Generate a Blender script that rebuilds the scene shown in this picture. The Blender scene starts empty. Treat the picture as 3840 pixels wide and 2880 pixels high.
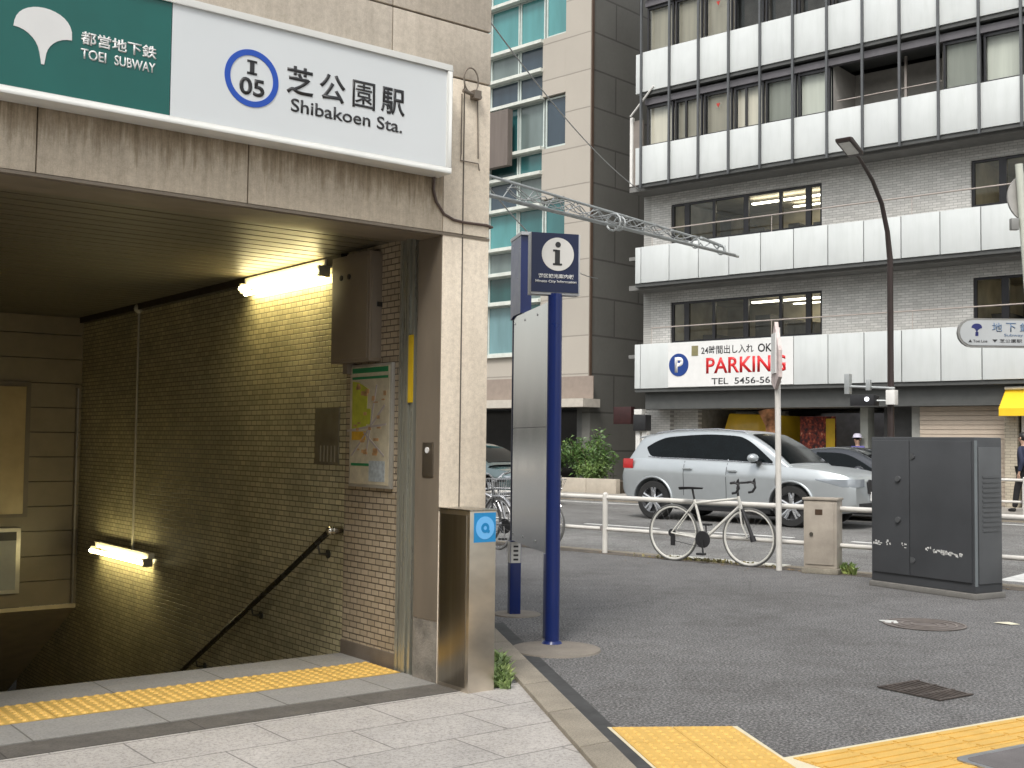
import bpy, bmesh, math, random
from mathutils import Vector, Matrix
R = math.radians
random.seed(11)
S = bpy.context.scene
COL = S.collection

# ---------------------------------------------------------------- camera, sky, sun, exposure
cam_d = bpy.data.cameras.new('camera'); cam = bpy.data.objects.new('camera', cam_d); COL.objects.link(cam)
cam_d.sensor_width = 36; cam_d.lens = 4350 / 3840 * 36; cam_d.clip_end = 2000; cam_d.clip_start = 0.05
pitch, roll = R(2.85), R(0.65)
fw = Vector((0, math.cos(pitch), math.sin(pitch))); v0 = Vector((0, -math.sin(pitch), math.cos(pitch))); r0 = Vector((1, 0, 0))
vv = math.cos(roll) * v0 - math.sin(roll) * r0; rr = math.cos(roll) * r0 + math.sin(roll) * v0
M = Matrix((rr, vv, -fw)).transposed().to_4x4(); M.translation = Vector((0, 0, 1.4)); cam.matrix_world = M
S.camera = cam
W = bpy.data.worlds.new('World'); S.world = W; W.use_nodes = True
nt = W.node_tree; bg = nt.nodes['Background']
sky = nt.nodes.new('ShaderNodeTexSky'); sky.sky_type = 'NISHITA'; sky.sun_disc = False
sky.sun_elevation = R(52); sky.sun_rotation = R(200); sky.air_density = 2.0; sky.dust_density = 4.0; sky.ozone_density = 1.5
hs = nt.nodes.new('ShaderNodeHueSaturation'); hs.inputs['Saturation'].default_value = 0.22
nt.links.new(sky.outputs[0], hs.inputs['Color']); nt.links.new(hs.outputs[0], bg.inputs[0]); bg.inputs[1].default_value = 0.12
sun_d = bpy.data.lights.new('sun', 'SUN'); sun_d.energy = 1.1; sun_d.angle = R(16); sun_d.color = (1, .965, .91)
sun = bpy.data.objects.new('sun', sun_d); COL.objects.link(sun)
az, el = R(200), R(52)      # the sun stands high behind the camera, diffused by cloud
sdir = Vector((math.sin(az) * math.cos(el), math.cos(az) * math.cos(el), math.sin(el)))
sun.rotation_euler = sdir.to_track_quat('Z', 'Y').to_euler()
S.view_settings.view_transform = 'Standard'; S.view_settings.look = 'None'; S.view_settings.gamma = 1
S.view_settings.exposure = 0.85
S.cycles.use_denoising = True; S.cycles.sample_clamp_indirect = 4.0
S.cycles.max_bounces = 8; S.cycles.transparent_max_bounces = 12

# ---------------------------------------------------------------- frames: a runs along a street or facade, b away from the camera
TH = {'S': R(90 - 52.3), 'W': R(90 - 130.6), 'T': R(90 - 133.3), '0': 0.0}
def wor(fr, a, b, z=0.0):
    t = TH[fr]; c, s = math.cos(t), math.sin(t)
    return Vector((a * c - b * s, a * s + b * c, z))

# ---------------------------------------------------------------- mesh helpers
class MB:
    def __init__(s, off=(0, 0, 0)):
        s.v = []; s.f = []; s.off = Vector(off)
    def add(s, vs, fs):
        n = len(s.v); s.v += [tuple(Vector(p) - s.off) for p in vs]; s.f += [tuple(i + n for i in f) for f in fs]; return s
    def box(s, x0, x1, y0, y1, z0, z1):
        if x0 > x1: x0, x1 = x1, x0
        if y0 > y1: y0, y1 = y1, y0
        if z0 > z1: z0, z1 = z1, z0
        return s.add([(x, y, z) for z in (z0, z1) for x, y in ((x0, y0), (x1, y0), (x1, y1), (x0, y1))],
                     [(0, 3, 2, 1), (4, 5, 6, 7), (0, 1, 5, 4), (1, 2, 6, 5), (2, 3, 7, 6), (3, 0, 4, 7)])
    def quad(s, *p): return s.add(p, [tuple(range(len(p)))])
    def cyl(s, p0, p1, r0, r1=None, n=12, caps=True):
        r1 = r0 if r1 is None else r1
        p0, p1 = Vector(p0), Vector(p1); d = (p1 - p0).normalized()
        u = d.orthogonal().normalized(); w = d.cross(u)
        vs = [p + r * (math.cos(2 * math.pi * i / n) * u + math.sin(2 * math.pi * i / n) * w) for p, r in ((p0, r0), (p1, r1)) for i in range(n)]
        fs = [(i, (i + 1) % n, n + (i + 1) % n, n + i) for i in range(n)]
        if caps: fs += [tuple(range(n))[::-1], tuple(range(n, 2 * n))]
        return s.add(vs, fs)
    def tube(s, pts, r, n=8, closed=False):
        pts = [Vector(p) for p in pts]; m = len(pts); rs = r if isinstance(r, (list, tuple)) else [r] * m
        vs = []; u = None
        for i, p in enumerate(pts):
            if closed: d = pts[(i + 1) % m] - pts[i - 1]
            else: d = pts[min(i + 1, m - 1)] - pts[max(i - 1, 0)]
            d.normalize()
            if u is None: u = d.orthogonal().normalized()
            else: u = (u - u.dot(d) * d).normalized()
            w = d.cross(u)
            vs += [p + rs[i] * (math.cos(2 * math.pi * k / n) * u + math.sin(2 * math.pi * k / n) * w) for k in range(n)]
        fs = []
        for i in range(m if closed else m - 1):
            j = (i + 1) % m
            fs += [(i * n + k, i * n + (k + 1) % n, j * n + (k + 1) % n, j * n + k) for k in range(n)]
        if not closed: fs += [tuple(range(n))[::-1], tuple(range((m - 1) * n, m * n))]
        return s.add(vs, fs)
    def prism(s, poly, axis, lo, hi):
        # poly in the other two axes, in order (x,y,z without axis)
        def P(p, h): q = [p[0], p[1]]; q.insert(axis, h); return tuple(q)
        n = len(poly)
        vs = [P(p, lo) for p in poly] + [P(p, hi) for p in poly]
        fs = [tuple(range(n))[::-1], tuple(range(n, 2 * n))] + [(i, (i + 1) % n, n + (i + 1) % n, n + i) for i in range(n)]
        return s.add(vs, fs)
    def lathe(s, prof, axis='z', c=(0, 0, 0), n=24, close=False):
        vs = []
        for r, h in prof:
            for k in range(n):
                t = 2 * math.pi * k / n; x, y = r * math.cos(t), r * math.sin(t)
                p = {'z': (x, y, h), 'y': (x, h, y), 'x': (h, x, y)}[axis]
                vs.append((p[0] + c[0], p[1] + c[1], p[2] + c[2]))
        m = len(prof); fs = []
        for i in range(m if close else m - 1):
            j = (i + 1) % m
            fs += [(i * n + k, i * n + (k + 1) % n, j * n + (k + 1) % n, j * n + k) for k in range(n)]
        return s.add(vs, fs)
    def ball(s, c, r, n=12, sq=(1, 1, 1)):
        prof = [(math.sin(math.pi * i / (n // 2)), -math.cos(math.pi * i / (n // 2))) for i in range(n // 2 + 1)]
        vs = []
        for q, h in prof:
            for k in range(n):
                t = 2 * math.pi * k / n
                vs.append((c[0] + r * sq[0] * q * math.cos(t), c[1] + r * sq[1] * q * math.sin(t), c[2] + r * sq[2] * h))
        return s.add(vs, [(i * n + k, i * n + (k + 1) % n, (i + 1) * n + (k + 1) % n, (i + 1) * n + k) for i in range(n // 2) for k in range(n)])
    def build(s, name, mat, parent=None, smooth=False, bevel=0, ang=35):
        me = bpy.data.meshes.new(name); me.from_pydata(s.v, [], s.f)
        bm = bmesh.new(); bm.from_mesh(me)
        bmesh.ops.remove_doubles(bm, verts=bm.verts, dist=1e-5)
        bmesh.ops.recalc_face_normals(bm, faces=bm.faces)
        if bevel: bmesh.ops.bevel(bm, geom=[e for e in bm.edges if len(e.link_faces) == 2 and e.calc_face_angle(0) > .5], offset=bevel, segments=2, affect='EDGES', profile=.6)
        bm.to_mesh(me); bm.free()
        if smooth or bevel:
            for p in me.polygons: p.use_smooth = True
            me.set_sharp_from_angle(angle=R(ang))
        for m_ in (mat if isinstance(mat, list) else [mat]): me.materials.append(m_)
        o = bpy.data.objects.new(name, me); COL.objects.link(o)
        if parent: o.parent = parent
        return o

OFF = {}
def thing(name, label, cat, fr='0', o=(0, 0, 0), rot=0.0, group=None):
    e = bpy.data.objects.new(name, None); COL.objects.link(e); e.empty_display_size = .2
    e.location = wor(fr, *o); e.rotation_euler = (0, 0, TH[fr] + rot)
    e['label'] = label; e['category'] = cat
    if group: e['group'] = group
    OFF[e.name] = o
    return e
def mb(t=None): return MB(OFF[t.name] if t else (0, 0, 0))
def tag(o, label, cat, group=None, kind=None):
    o['label'] = label; o['category'] = cat
    if group: o['group'] = group
    if kind: o['kind'] = kind
    return o
def place(o, fr, a, b, z=0, rot=0.0):
    o.location = wor(fr, a, b, z); o.rotation_euler = (0, 0, TH[fr] + rot); return o
def struct(o, label=None):
    o['kind'] = 'structure'
    if label: o['label'] = label
    return o
def dup(root, loc, rotz, label, group=None):
    r = root.copy(); COL.objects.link(r); r.location = loc; r.rotation_euler = (0, 0, rotz); r['label'] = label
    if group: r['group'] = group
    def rec(src, dst):
        for ch in list(src.children):
            c = ch.copy(); COL.objects.link(c); c.parent = dst; rec(ch, c)
    rec(root, r); return r

FONT = None
def text(body, mat, parent, a0, a1, z0, z1, b, name='lettering', bold=0.0, depth=.003, off=None, fit=True, italic=0.0):
    cu = bpy.data.curves.new('t', 'FONT'); cu.body = body; cu.size = 1; cu.offset = bold; cu.resolution_u = 4
    ob = bpy.data.objects.new('t', cu); COL.objects.link(ob)
    dg = bpy.context.evaluated_depsgraph_get(); dg.update()
    me = bpy.data.meshes.new_from_object(ob.evaluated_get(dg)); bpy.data.objects.remove(ob); bpy.data.curves.remove(cu)
    xs = [v.co.x for v in me.vertices]; ys = [v.co.y for v in me.vertices]
    x0, x1, y0, y1 = min(xs), max(xs), min(ys), max(ys)
    sx = (a1 - a0) / (x1 - x0); sy = (z1 - z0) / (y1 - y0)
    of = Vector(off if off is not None else OFF.get(parent.name if parent else '', (0, 0, 0)))
    for v in me.vertices:
        v.co = Vector((a0 + (v.co.x - x0) * sx, b, z0 + (v.co.y - y0) * sy)) - of
    bm = bmesh.new(); bm.from_mesh(me)
    ret = bmesh.ops.extrude_face_region(bm, geom=bm.faces[:])
    bmesh.ops.translate(bm, vec=(0, -depth, 0), verts=[g for g in ret['geom'] if isinstance(g, bmesh.types.BMVert)])
    bmesh.ops.recalc_face_normals(bm, faces=bm.faces)
    bm.to_mesh(me); bm.free(); me.name = name
    me.materials.clear(); me.materials.append(mat)
    o = bpy.data.objects.new(name, me); COL.objects.link(o)
    if parent: o.parent = parent
    return o

# ---------------------------------------------------------------- materials
def newmat(name):
    m = bpy.data.materials.new(name); m.use_nodes = True; n = m.node_tree; n.nodes.clear()
    out = n.nodes.new('ShaderNodeOutputMaterial'); p = n.nodes.new('ShaderNodeBsdfPrincipled'); n.links.new(p.outputs[0], out.inputs[0])
    return m, n, p
def c4(c, k=1.0): return (min(c[0] * k, 1), min(c[1] * k, 1), min(c[2] * k, 1), 1)
def ramp(n, fac, stops):
    r = n.nodes.new('ShaderNodeValToRGB'); n.links.new(fac, r.inputs[0])
    el_ = r.color_ramp.elements
    while len(el_) < len(stops): el_.new(.5)
    for e, (p, c) in zip(el_, stops): e.position = p; e.color = c
    return r.outputs[0]
def coords(n, scale=(1, 1, 1)):
    t = n.nodes.new('ShaderNodeTexCoord'); m = n.nodes.new('ShaderNodeMapping'); m.inputs['Scale'].default_value = scale
    n.links.new(t.outputs['Object'], m.inputs[0]); return m.outputs[0]
def noise(n, vec, scale, detail=4, rough=.55):
    t = n.nodes.new('ShaderNodeTexNoise'); t.inputs['Scale'].default_value = scale; t.inputs['Detail'].default_value = detail; t.inputs['Roughness'].default_value = rough
    n.links.new(vec, t.inputs['Vector']); return t.outputs['Fac']
def mixc(n, fac, a, b, mode='MIX'):
    m = n.nodes.new('ShaderNodeMix'); m.data_type = 'RGBA'; m.blend_type = mode
    for sock, val in ((m.inputs[0], fac), (m.inputs[6], a), (m.inputs[7], b)):
        if isinstance(val, (float, int, tuple)): sock.default_value = val
        else: n.links.new(val, sock)
    return m.outputs[2]
def bump(n, p, h, strength, dist=.01):
    b = n.nodes.new('ShaderNodeBump'); b.inputs['Strength'].default_value = strength; b.inputs['Distance'].default_value = dist
    n.links.new(h, b.inputs['Height']); n.links.new(b.outputs[0], p.inputs['Normal'])
_mc = {}
def pm(name, c, rough=.6, metal=0.0, var=.12, scale=6.0, bmp=0.0, coat=0.0, fine=0.0, fscale=220.0, spec=None, stretch=(1, 1, 1)):
    if name in _mc: return _mc[name]
    m, n, p = newmat(name); v = coords(n, stretch)
    f = noise(n, v, scale)
    base = ramp(n, f, [(.25, c4(c, 1 - var)), (.75, c4(c, 1 + var))])
    if fine:
        f2 = noise(n, v, fscale, 2, .7)
        base = mixc(n, 1.0, base, ramp(n, f2, [(.3, (1 - fine,) * 3 + (1,)), (.7, (1 + fine,) * 3 + (1,))]), 'MULTIPLY')
        if bmp: bump(n, p, f2, bmp, .004)
    elif bmp: bump(n, p, noise(n, v, scale * 8), bmp)
    n.links.new(base, p.inputs['Base Color'])
    rf = n.nodes.new('ShaderNodeMapRange'); rf.inputs['To Min'].default_value = max(rough - .08, .03); rf.inputs['To Max'].default_value = min(rough + .1, 1)
    n.links.new(noise(n, v, scale * 2.3), rf.inputs[0]); n.links.new(rf.outputs[0], p.inputs['Roughness'])
    p.inputs['Metallic'].default_value = metal; p.inputs['Coat Weight'].default_value = coat
    if spec is not None: p.inputs['Specular IOR Level'].default_value = spec
    _mc[name] = m; return m
def emis(name, c, st):
    m, n, p = newmat(name); p.inputs['Base Color'].default_value = c4(c); p.inputs['Emission Color'].default_value = c4(c); p.inputs['Emission Strength'].default_value = st; return m
def brick(name, c1, c2, mortar, bw, bh, ax='x', ms=.004, rough=.5, bmp=.5, offs=.5, dirt=.25, dscale=1.5, shift=0.0):
    m, n, p = newmat(name); t = n.nodes.new('ShaderNodeTexCoord'); sx = n.nodes.new('ShaderNodeSeparateXYZ'); n.links.new(t.outputs['Object'], sx.inputs[0])
    cb = n.nodes.new('ShaderNodeCombineXYZ')
    if ax == 'xy': n.links.new(sx.outputs[0], cb.inputs[0]); n.links.new(sx.outputs[1], cb.inputs[1])
    else: n.links.new(sx.outputs['xyz'.index(ax)], cb.inputs[0]); n.links.new(sx.outputs[2], cb.inputs[1])
    mp = n.nodes.new('ShaderNodeMapping'); mp.inputs['Location'].default_value = (shift, 0 if not isinstance(shift, tuple) else 0, 0); n.links.new(cb.outputs[0], mp.inputs[0])
    b = n.nodes.new('ShaderNodeTexBrick'); b.offset = offs; n.links.new(mp.outputs[0], b.inputs['Vector'])
    b.inputs['Color1'].default_value = c4(c1); b.inputs['Color2'].default_value = c4(c2); b.inputs['Mortar'].default_value = c4(mortar)
    b.inputs['Scale'].default_value = 1; b.inputs['Brick Width'].default_value = bw; b.inputs['Row Height'].default_value = bh; b.inputs['Mortar Size'].default_value = ms; b.inputs['Mortar Smooth'].default_value = .2
    f = noise(n, coords(n), dscale, 5)
    colr = mixc(n, 1.0, b.outputs['Color'], ramp(n, f, [(.3, (1 - dirt,) * 3 + (1,)), (.7, (1 + dirt * .4,) * 3 + (1,))]), 'MULTIPLY')
    f3 = noise(n, coords(n), 160, 2)
    colr = mixc(n, 1.0, colr, ramp(n, f3, [(.3, (.93,) * 3 + (1,)), (.7, (1.06,) * 3 + (1,))]), 'MULTIPLY')
    wn = n.nodes.new('ShaderNodeTexNoise'); wn.inputs['Scale'].default_value = 9; wn.inputs['Detail'].default_value = 5; n.links.new(coords(n), wn.inputs['Vector'])
    rg_ = n.nodes.new('ShaderNodeMapRange'); rg_.inputs[3].default_value = max(rough - .12, .05); rg_.inputs[4].default_value = min(rough + .2, 1); n.links.new(wn.outputs['Fac'], rg_.inputs[0])
    n.links.new(colr, p.inputs['Base Color']); n.links.new(rg_.outputs[0], p.inputs['Roughness'])
    iv = n.nodes.new('ShaderNodeMath'); iv.operation = 'SUBTRACT'; iv.inputs[0].default_value = 1; n.links.new(b.outputs['Fac'], iv.inputs[1])
    bump(n, p, iv.outputs[0], bmp, .006)
    return m
def glassmat(name, tint=(.8, .85, .85), refl=1.0, opaq=0.0, back=(.05, .06, .06)):
    m = bpy.data.materials.new(name); m.use_nodes = True; n = m.node_tree; n.nodes.clear()
    out = n.nodes.new('ShaderNodeOutputMaterial'); tr = n.nodes.new('ShaderNodeBsdfTransparent'); tr.inputs[0].default_value = c4(tint)
    gl = n.nodes.new('ShaderNodeBsdfGlossy'); gl.inputs['Roughness'].default_value = .02; gl.inputs['Color'].default_value = c4((.9, .95, .95))
    df = n.nodes.new('ShaderNodeBsdfDiffuse'); df.inputs[0].default_value = c4(back)
    m0 = n.nodes.new('ShaderNodeMixShader'); m0.inputs[0].default_value = opaq; n.links.new(tr.outputs[0], m0.inputs[1]); n.links.new(df.outputs[0], m0.inputs[2])
    fr = n.nodes.new('ShaderNodeFresnel'); fr.inputs[0].default_value = 1.5
    mu = n.nodes.new('ShaderNodeMath'); mu.operation = 'MULTIPLY'; mu.inputs[1].default_value = refl; mu.use_clamp = True; n.links.new(fr.outputs[0], mu.inputs[0])
    m1 = n.nodes.new('ShaderNodeMixShader'); n.links.new(mu.outputs[0], m1.inputs[0]); n.links.new(m0.outputs[0], m1.inputs[1]); n.links.new(gl.outputs[0], m1.inputs[2])
    n.links.new(m1.outputs[0], out.inputs[0]); return m

def facade_concrete(name, c, streak=.35, grime=False):
    # fair-faced panels: rain streaks run straight down, heavier in patches
    m, n, p = newmat(name)
    f1 = noise(n, coords(n, (9, 9, .7)), 1.6, 6, .7)
    f2 = noise(n, coords(n, (1, 1, 1)), 1.1, 3)
    f3 = noise(n, coords(n), 170, 2)
    st = ramp(n, f1, [(.36, (1 - streak, 1 - streak * 1.06, 1 - streak * 1.12, 1)), (.62, (1.04, 1.04, 1.04, 1))])
    base = mixc(n, ramp(n, f2, [(.35, (0, 0, 0, 1)), (.7, (1, 1, 1, 1))]), c4(c, 1.04), st, 'MIX') if False else mixc(n, 1.0, c4(c), st, 'MULTIPLY')
    base = mixc(n, 1.0, base, ramp(n, f2, [(.3, (.88, .87, .86, 1)), (.7, (1.05, 1.05, 1.05, 1))]), 'MULTIPLY')
    f4 = noise(n, coords(n), 28, 4, .7)
    base = mixc(n, 1.0, base, ramp(n, f4, [(.32, (.86, .85, .84, 1)), (.6, (1.04, 1.04, 1.04, 1))]), 'MULTIPLY')
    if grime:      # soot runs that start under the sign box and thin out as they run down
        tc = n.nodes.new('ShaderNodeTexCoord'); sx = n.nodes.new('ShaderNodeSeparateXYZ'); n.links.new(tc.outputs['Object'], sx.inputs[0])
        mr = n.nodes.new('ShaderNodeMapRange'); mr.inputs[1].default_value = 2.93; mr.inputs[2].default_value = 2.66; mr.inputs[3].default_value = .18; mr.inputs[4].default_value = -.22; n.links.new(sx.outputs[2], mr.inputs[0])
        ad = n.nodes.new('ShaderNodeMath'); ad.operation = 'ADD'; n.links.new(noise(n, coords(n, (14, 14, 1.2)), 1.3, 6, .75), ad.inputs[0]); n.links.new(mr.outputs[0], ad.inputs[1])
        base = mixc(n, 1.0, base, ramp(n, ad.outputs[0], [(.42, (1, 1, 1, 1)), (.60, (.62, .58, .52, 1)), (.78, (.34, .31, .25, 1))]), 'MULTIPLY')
    base = mixc(n, 1.0, base, ramp(n, f3, [(.3, (.91, .91, .91, 1)), (.7, (1.07, 1.07, 1.07, 1))]), 'MULTIPLY')
    n.links.new(base, p.inputs['Base Color']); p.inputs['Roughness'].default_value = .75
    bump(n, p, f3, .15, .003); return m

CONC = (.50, .44, .36)
m_conc = facade_concrete('stained concrete', (.585, .51, .405), .20, True)
m_conc2 = facade_concrete('pillar concrete', (.80, .71, .585), .06)
m_conc_up = facade_concrete('upper concrete', (.56, .50, .42), .12)
m_groove = pm('groove dark', (.10, .085, .07), .9)
m_jamb = pm('brown jamb', (.175, .145, .11), .55, var=.2, scale=4, stretch=(1, 1, .3))
m_plaster = pm('peeling render', (.21, .19, .16), .9, var=.5, scale=9, bmp=.4)
m_steel = pm('brushed steel', (.46, .43, .38), .28, 1.0, var=.12, scale=3, stretch=(12, 12, .25))
m_steel2 = pm('worn steel cladding', (.66, .60, .51), .33, 1.0, var=.25, scale=2.2, stretch=(1.2, 1.2, 2.2))
m_darksteel = pm('dark steel cladding', (.34, .31, .26), .3, 1.0, var=.2, scale=3, stretch=(6, 6, .3))
m_black = pm('black rubber', (.015, .015, .015), .7)
m_blk = pm('black paint', (.02, .02, .022), .4)
m_white = pm('white paint', (.72, .72, .71), .35, var=.04)
m_offw = pm('off white paint', (.70, .69, .66), .5, var=.08)
m_signw = pm('sign face white', (.68, .71, .725), .22, var=.035, scale=1.3)
m_signframe = pm('white sign frame', (.66, .66, .63), .35, var=.05)
m_signg = pm('sign green', (.006, .115, .098), .22, var=.16, scale=1.6)
m_ink = pm('sign ink black', (.025, .025, .027), .4)
m_ring = pm('ring blue', (.012, .075, .44), .3, var=.05)
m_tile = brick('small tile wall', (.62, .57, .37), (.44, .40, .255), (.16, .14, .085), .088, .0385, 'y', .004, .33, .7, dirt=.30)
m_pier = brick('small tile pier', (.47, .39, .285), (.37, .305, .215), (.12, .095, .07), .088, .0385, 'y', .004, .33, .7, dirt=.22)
m_skirt = pm('stone skirting', (.14, .115, .09), .5, var=.2, fine=.15)
m_ceil = pm('slat ceiling', (.105, .09, .062), .45, .0, var=.35, scale=3, stretch=(.4, 8, 1))
m_back = pm('metal wall panel', (.23, .19, .13), .4, var=.1)
m_yel = pm('tactile yellow', (.50, .33, .09), .6, var=.12, scale=9, fine=.12)
m_yel2 = pm('tactile yellow street', (.60, .375, .095), .55, var=.1, scale=7, fine=.12)
m_dome = pm('worn yellow dots', (.64, .40, .10), .6, var=.12, scale=9, fine=.12)
m_guide = pm('grey shutter guide', (.42, .42, .36), .28, .6, var=.12, scale=3, stretch=(6, 6, .3))
# ---------------------------------------------------------------- ground
def asphalt(name, c, big=.18):
    m, n, p = newmat(name)
    f1 = noise(n, coords(n), .7, 4); f2 = noise(n, coords(n), 62, 4, .8); f3 = noise(n, coords(n), 420, 2, .8); f4 = noise(n, coords(n), 5, 5, .6)
    base = ramp(n, f1, [(.3, c4(c, 1 - big)), (.7, c4(c, 1 + big))])
    base = mixc(n, 1.0, base, ramp(n, f2, [(.36, (.25,) * 3 + (1,)), (.49, (.9, .9, .9, 1)), (.63, (2.8, 2.75, 2.65, 1))]), 'MULTIPLY')
    base = mixc(n, 1.0, base, ramp(n, f4, [(.35, (.86, .85, .84, 1)), (.65, (1.08, 1.08, 1.08, 1))]), 'MULTIPLY')
    # gum spots, old stains and hairline cracks
    vo = n.nodes.new('ShaderNodeTexVoronoi'); vo.inputs['Scale'].default_value = 2.3; n.links.new(coords(n), vo.inputs['Vector'])
    base = mixc(n, 1.0, base, ramp(n, vo.outputs['Distance'], [(.0, (.5, .5, .5, 1)), (.035, (.55, .55, .55, 1)), (.06, (1, 1, 1, 1))]), 'MULTIPLY')
    f5 = noise(n, coords(n), .35, 6, .7)
    base = mixc(n, 1.0, base, ramp(n, f5, [(.36, (.84, .83, .82, 1)), (.5, (1, 1, 1, 1)), (.62, (1.05, 1.05, 1.05, 1))]), 'MULTIPLY')
    dn = n.nodes.new('ShaderNodeTexNoise'); dn.inputs['Scale'].default_value = 2.2; dn.inputs['Detail'].default_value = 6; n.links.new(coords(n), dn.inputs['Vector'])
    wv = mixc(n, .22, coords(n), dn.outputs['Color']); ve = n.nodes.new('ShaderNodeTexVoronoi'); ve.feature = 'DISTANCE_TO_EDGE'; ve.inputs['Scale'].default_value = .42; n.links.new(wv, ve.inputs['Vector'])
    base = mixc(n, 1.0, base, ramp(n, ve.outputs['Distance'], [(.0, (.78, .78, .78, 1)), (.0015, (.86, .86, .86, 1)), (.004, (1, 1, 1, 1))]), 'MULTIPLY')
    n.links.new(base, p.inputs['Base Color']); p.inputs['Roughness'].default_value = .85
    bump(n, p, f2, .5, .006); return m
m_asph = asphalt('pavement asphalt', (.108, .107, .108), .08)
m_road = asphalt('road asphalt', (.135, .134, .132))
m_kerb = pm('kerb stone', (.25, .22, .175), .8, var=.15, scale=5, fine=.3, fscale=140, bmp=.2)
m_farpave = pm('far pavement', (.30, .28, .25), .8, var=.12, fine=.1)
m_paint = pm('worn road paint', (.62, .62, .60), .6, var=.25, scale=6)

g = MB()      # one sheet to the horizon with the stairwell left open
hole = [Vector(wor('S', *p)) for p in ((.2, 6.74), (4.1, 6.74), (4.1, 17.6), (.2, 17.6))]
far = [Vector(wor('S', *p)) for p in ((-900, -900), (900, -900), (900, 900), (-900, 900))]
for i in range(4):
    j = (i + 1) % 4; g.quad(*[(p.x, p.y, -.16) for p in (hole[i], far[i], far[j], hole[j])])
struct(g.build('ground', pm('ground', (.12, .12, .11), .9)))
# pavement on the camera side; the stairwell of the station is left open
def sheet(name, mat, polys, z, fr, thick=.1):
    m = MB()
    for poly in polys: m.prism([(p[0], p[1]) for p in poly], 2, z - thick, z)
    o = m.build(name, mat); place(o, fr, 0, 0, 0); return struct(o)
def s2w(a, b):
    v = wor('S', a, b); t = TH['W']; return (v.x * math.cos(t) + v.y * math.sin(t), -v.x * math.sin(t) + v.y * math.cos(t))
# in the station frame: everything in front of the stair edge, and right of the station block, up to the road (b_W = 12.2)
sw = MB()
def w2(a, b):  # street frame -> world xy
    v = wor('W', a, b); return (v.x, v.y)
def s2(a, b):
    v = wor('S', a, b); return (v.x, v.y)
kR = lambda a: w2(a, 12.2)
# region A: in front of the stair edge (b_S < 6.725)
A = [s2(-40, -30), s2(4.13, -30), s2(4.13, 6.725), s2(-40, 6.725)]
v = wor('S', 4.13, -30); 
sw.prism(A, 2, -.1, 0)
# region B: right of the station side wall a_S > 4.13, cut by the road line
def hit(aS):   # point on line a_S = aS with b_W = 12.2
    lo, hi = -30, 60
    for _ in range(60):
        mid = (lo + hi) / 2
        if s2w(aS, mid)[1] < 12.2: lo = mid
        else: hi = mid
    return s2(aS, lo)
h0 = hit(4.13)
sw.prism([s2(4.13, -30), w2(60, -20), w2(60, 12.2), h0], 2, -.1, 0)
struct(sw.build('pavement', m_asph))
# behind the stair edge, the station's left neighbour ground
struct(sheet('rear_pavement', m_asph, [[(-40, 6.73), (.2, 6.73), (.2, 14.6), (-40, 14.6)]], -.002, 'S'))
rd = MB(); rd.box(-80, 60, 12.36, 24.3, -.14, -.1); place(struct(rd.build('road', m_road)), 'W', 0, 0)
kb = MB()
for i in range(-60, 60): kb.box(i * 1.0 + .004, i * 1.0 + .996, 12.2, 12.36, -.14, .012)
place(struct(kb.build('kerb', m_kerb, bevel=.012)), 'W', 0, 0)
kb = MB()
for i in range(-60, 60): kb.box(i * 1.0 + .004, i * 1.0 + .996, 24.3, 24.46, -.14, .055)
place(struct(kb.build('far_kerb', m_kerb, bevel=.012)), 'W', 0, 0)
fp = MB(); fp.box(-80, 60, 24.46, 60, -.1, .045); place(struct(fp.build('far_pavement', m_farpave)), 'W', 0, 0)
ln = MB()
for k in range(-14, 12): ln.box(k * 2.6, k * 2.6 + 1.6, 17.25, 17.37, -.1, -.096)
ln.box(-70, 50, 12.75, 12.87, -.1, -.096); ln.box(-70, 50, 23.5, 23.62, -.1, -.096)
for k in range(7): ln.box(-4.4 + k * .95, -3.95 + k * .95, 13.6, 16.9, -.1, -.096)
place(struct(ln.build('road_marking', m_paint)), 'W', 0, 0)
kp = MB()  # pale strips laid on the kerb imitate its sunlit glare
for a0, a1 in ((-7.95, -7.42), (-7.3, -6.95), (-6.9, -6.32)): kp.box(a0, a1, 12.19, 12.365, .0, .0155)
place(struct(kp.build('kerb_glare', pm('kerb glare white', (.72, .70, .62), .7, var=.2, scale=9))), 'W', 0, 0)
# brown grit along the foot of the fence
gm = MB(); gm.box(-30, 20, 11.93, 12.2, .0, .004); place(struct(gm.build('gutter_dirt', pm('grit', (.10, .085, .07), .95, var=.5, scale=4, fine=.3))), 'W', 0, 0)

# granite in front of the station, fold line and kerb towards the asphalt
m_gran = brick('granite paving', (.42, .395, .37), (.375, .355, .335), (.19, .18, .17), .64, .4, 'xy', .005, .75, .12, dirt=.16, dscale=2)
m_gran2 = brick('grey granite threshold', (.27, .262, .25), (.245, .24, .23), (.12, .115, .105), .64, 3.0, 'xy', .005, .7, .2, offs=0, dirt=.12, dscale=3)
m_strip = brick('dark drain strip', (.115, .105, .095), (.10, .092, .082), (.05, .045, .04), .9, 3.0, 'xy', .004, .7, .2, offs=0, dirt=.25, dscale=6)
def spec_gran(m, k=.35):
    n = m.node_tree; p = [x for x in n.nodes if x.type == 'BSDF_PRINCIPLED'][0]; src = p.inputs['Base Color'].links[0].from_socket
    f = noise(n, coords(n), 75, 2, .8); o = mixc(n, 1.0, src, ramp(n, f, [(.36, (1 - k,) * 3 + (1,)), (.5, (1, 1, 1, 1)), (.66, (1 + k * .35,) * 3 + (1,))]), 'MULTIPLY')
    n.links.new(o, p.inputs['Base Color'])
spec_gran(m_gran, .32); spec_gran(m_gran2, .2); spec_gran(m_strip, .25)
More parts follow.
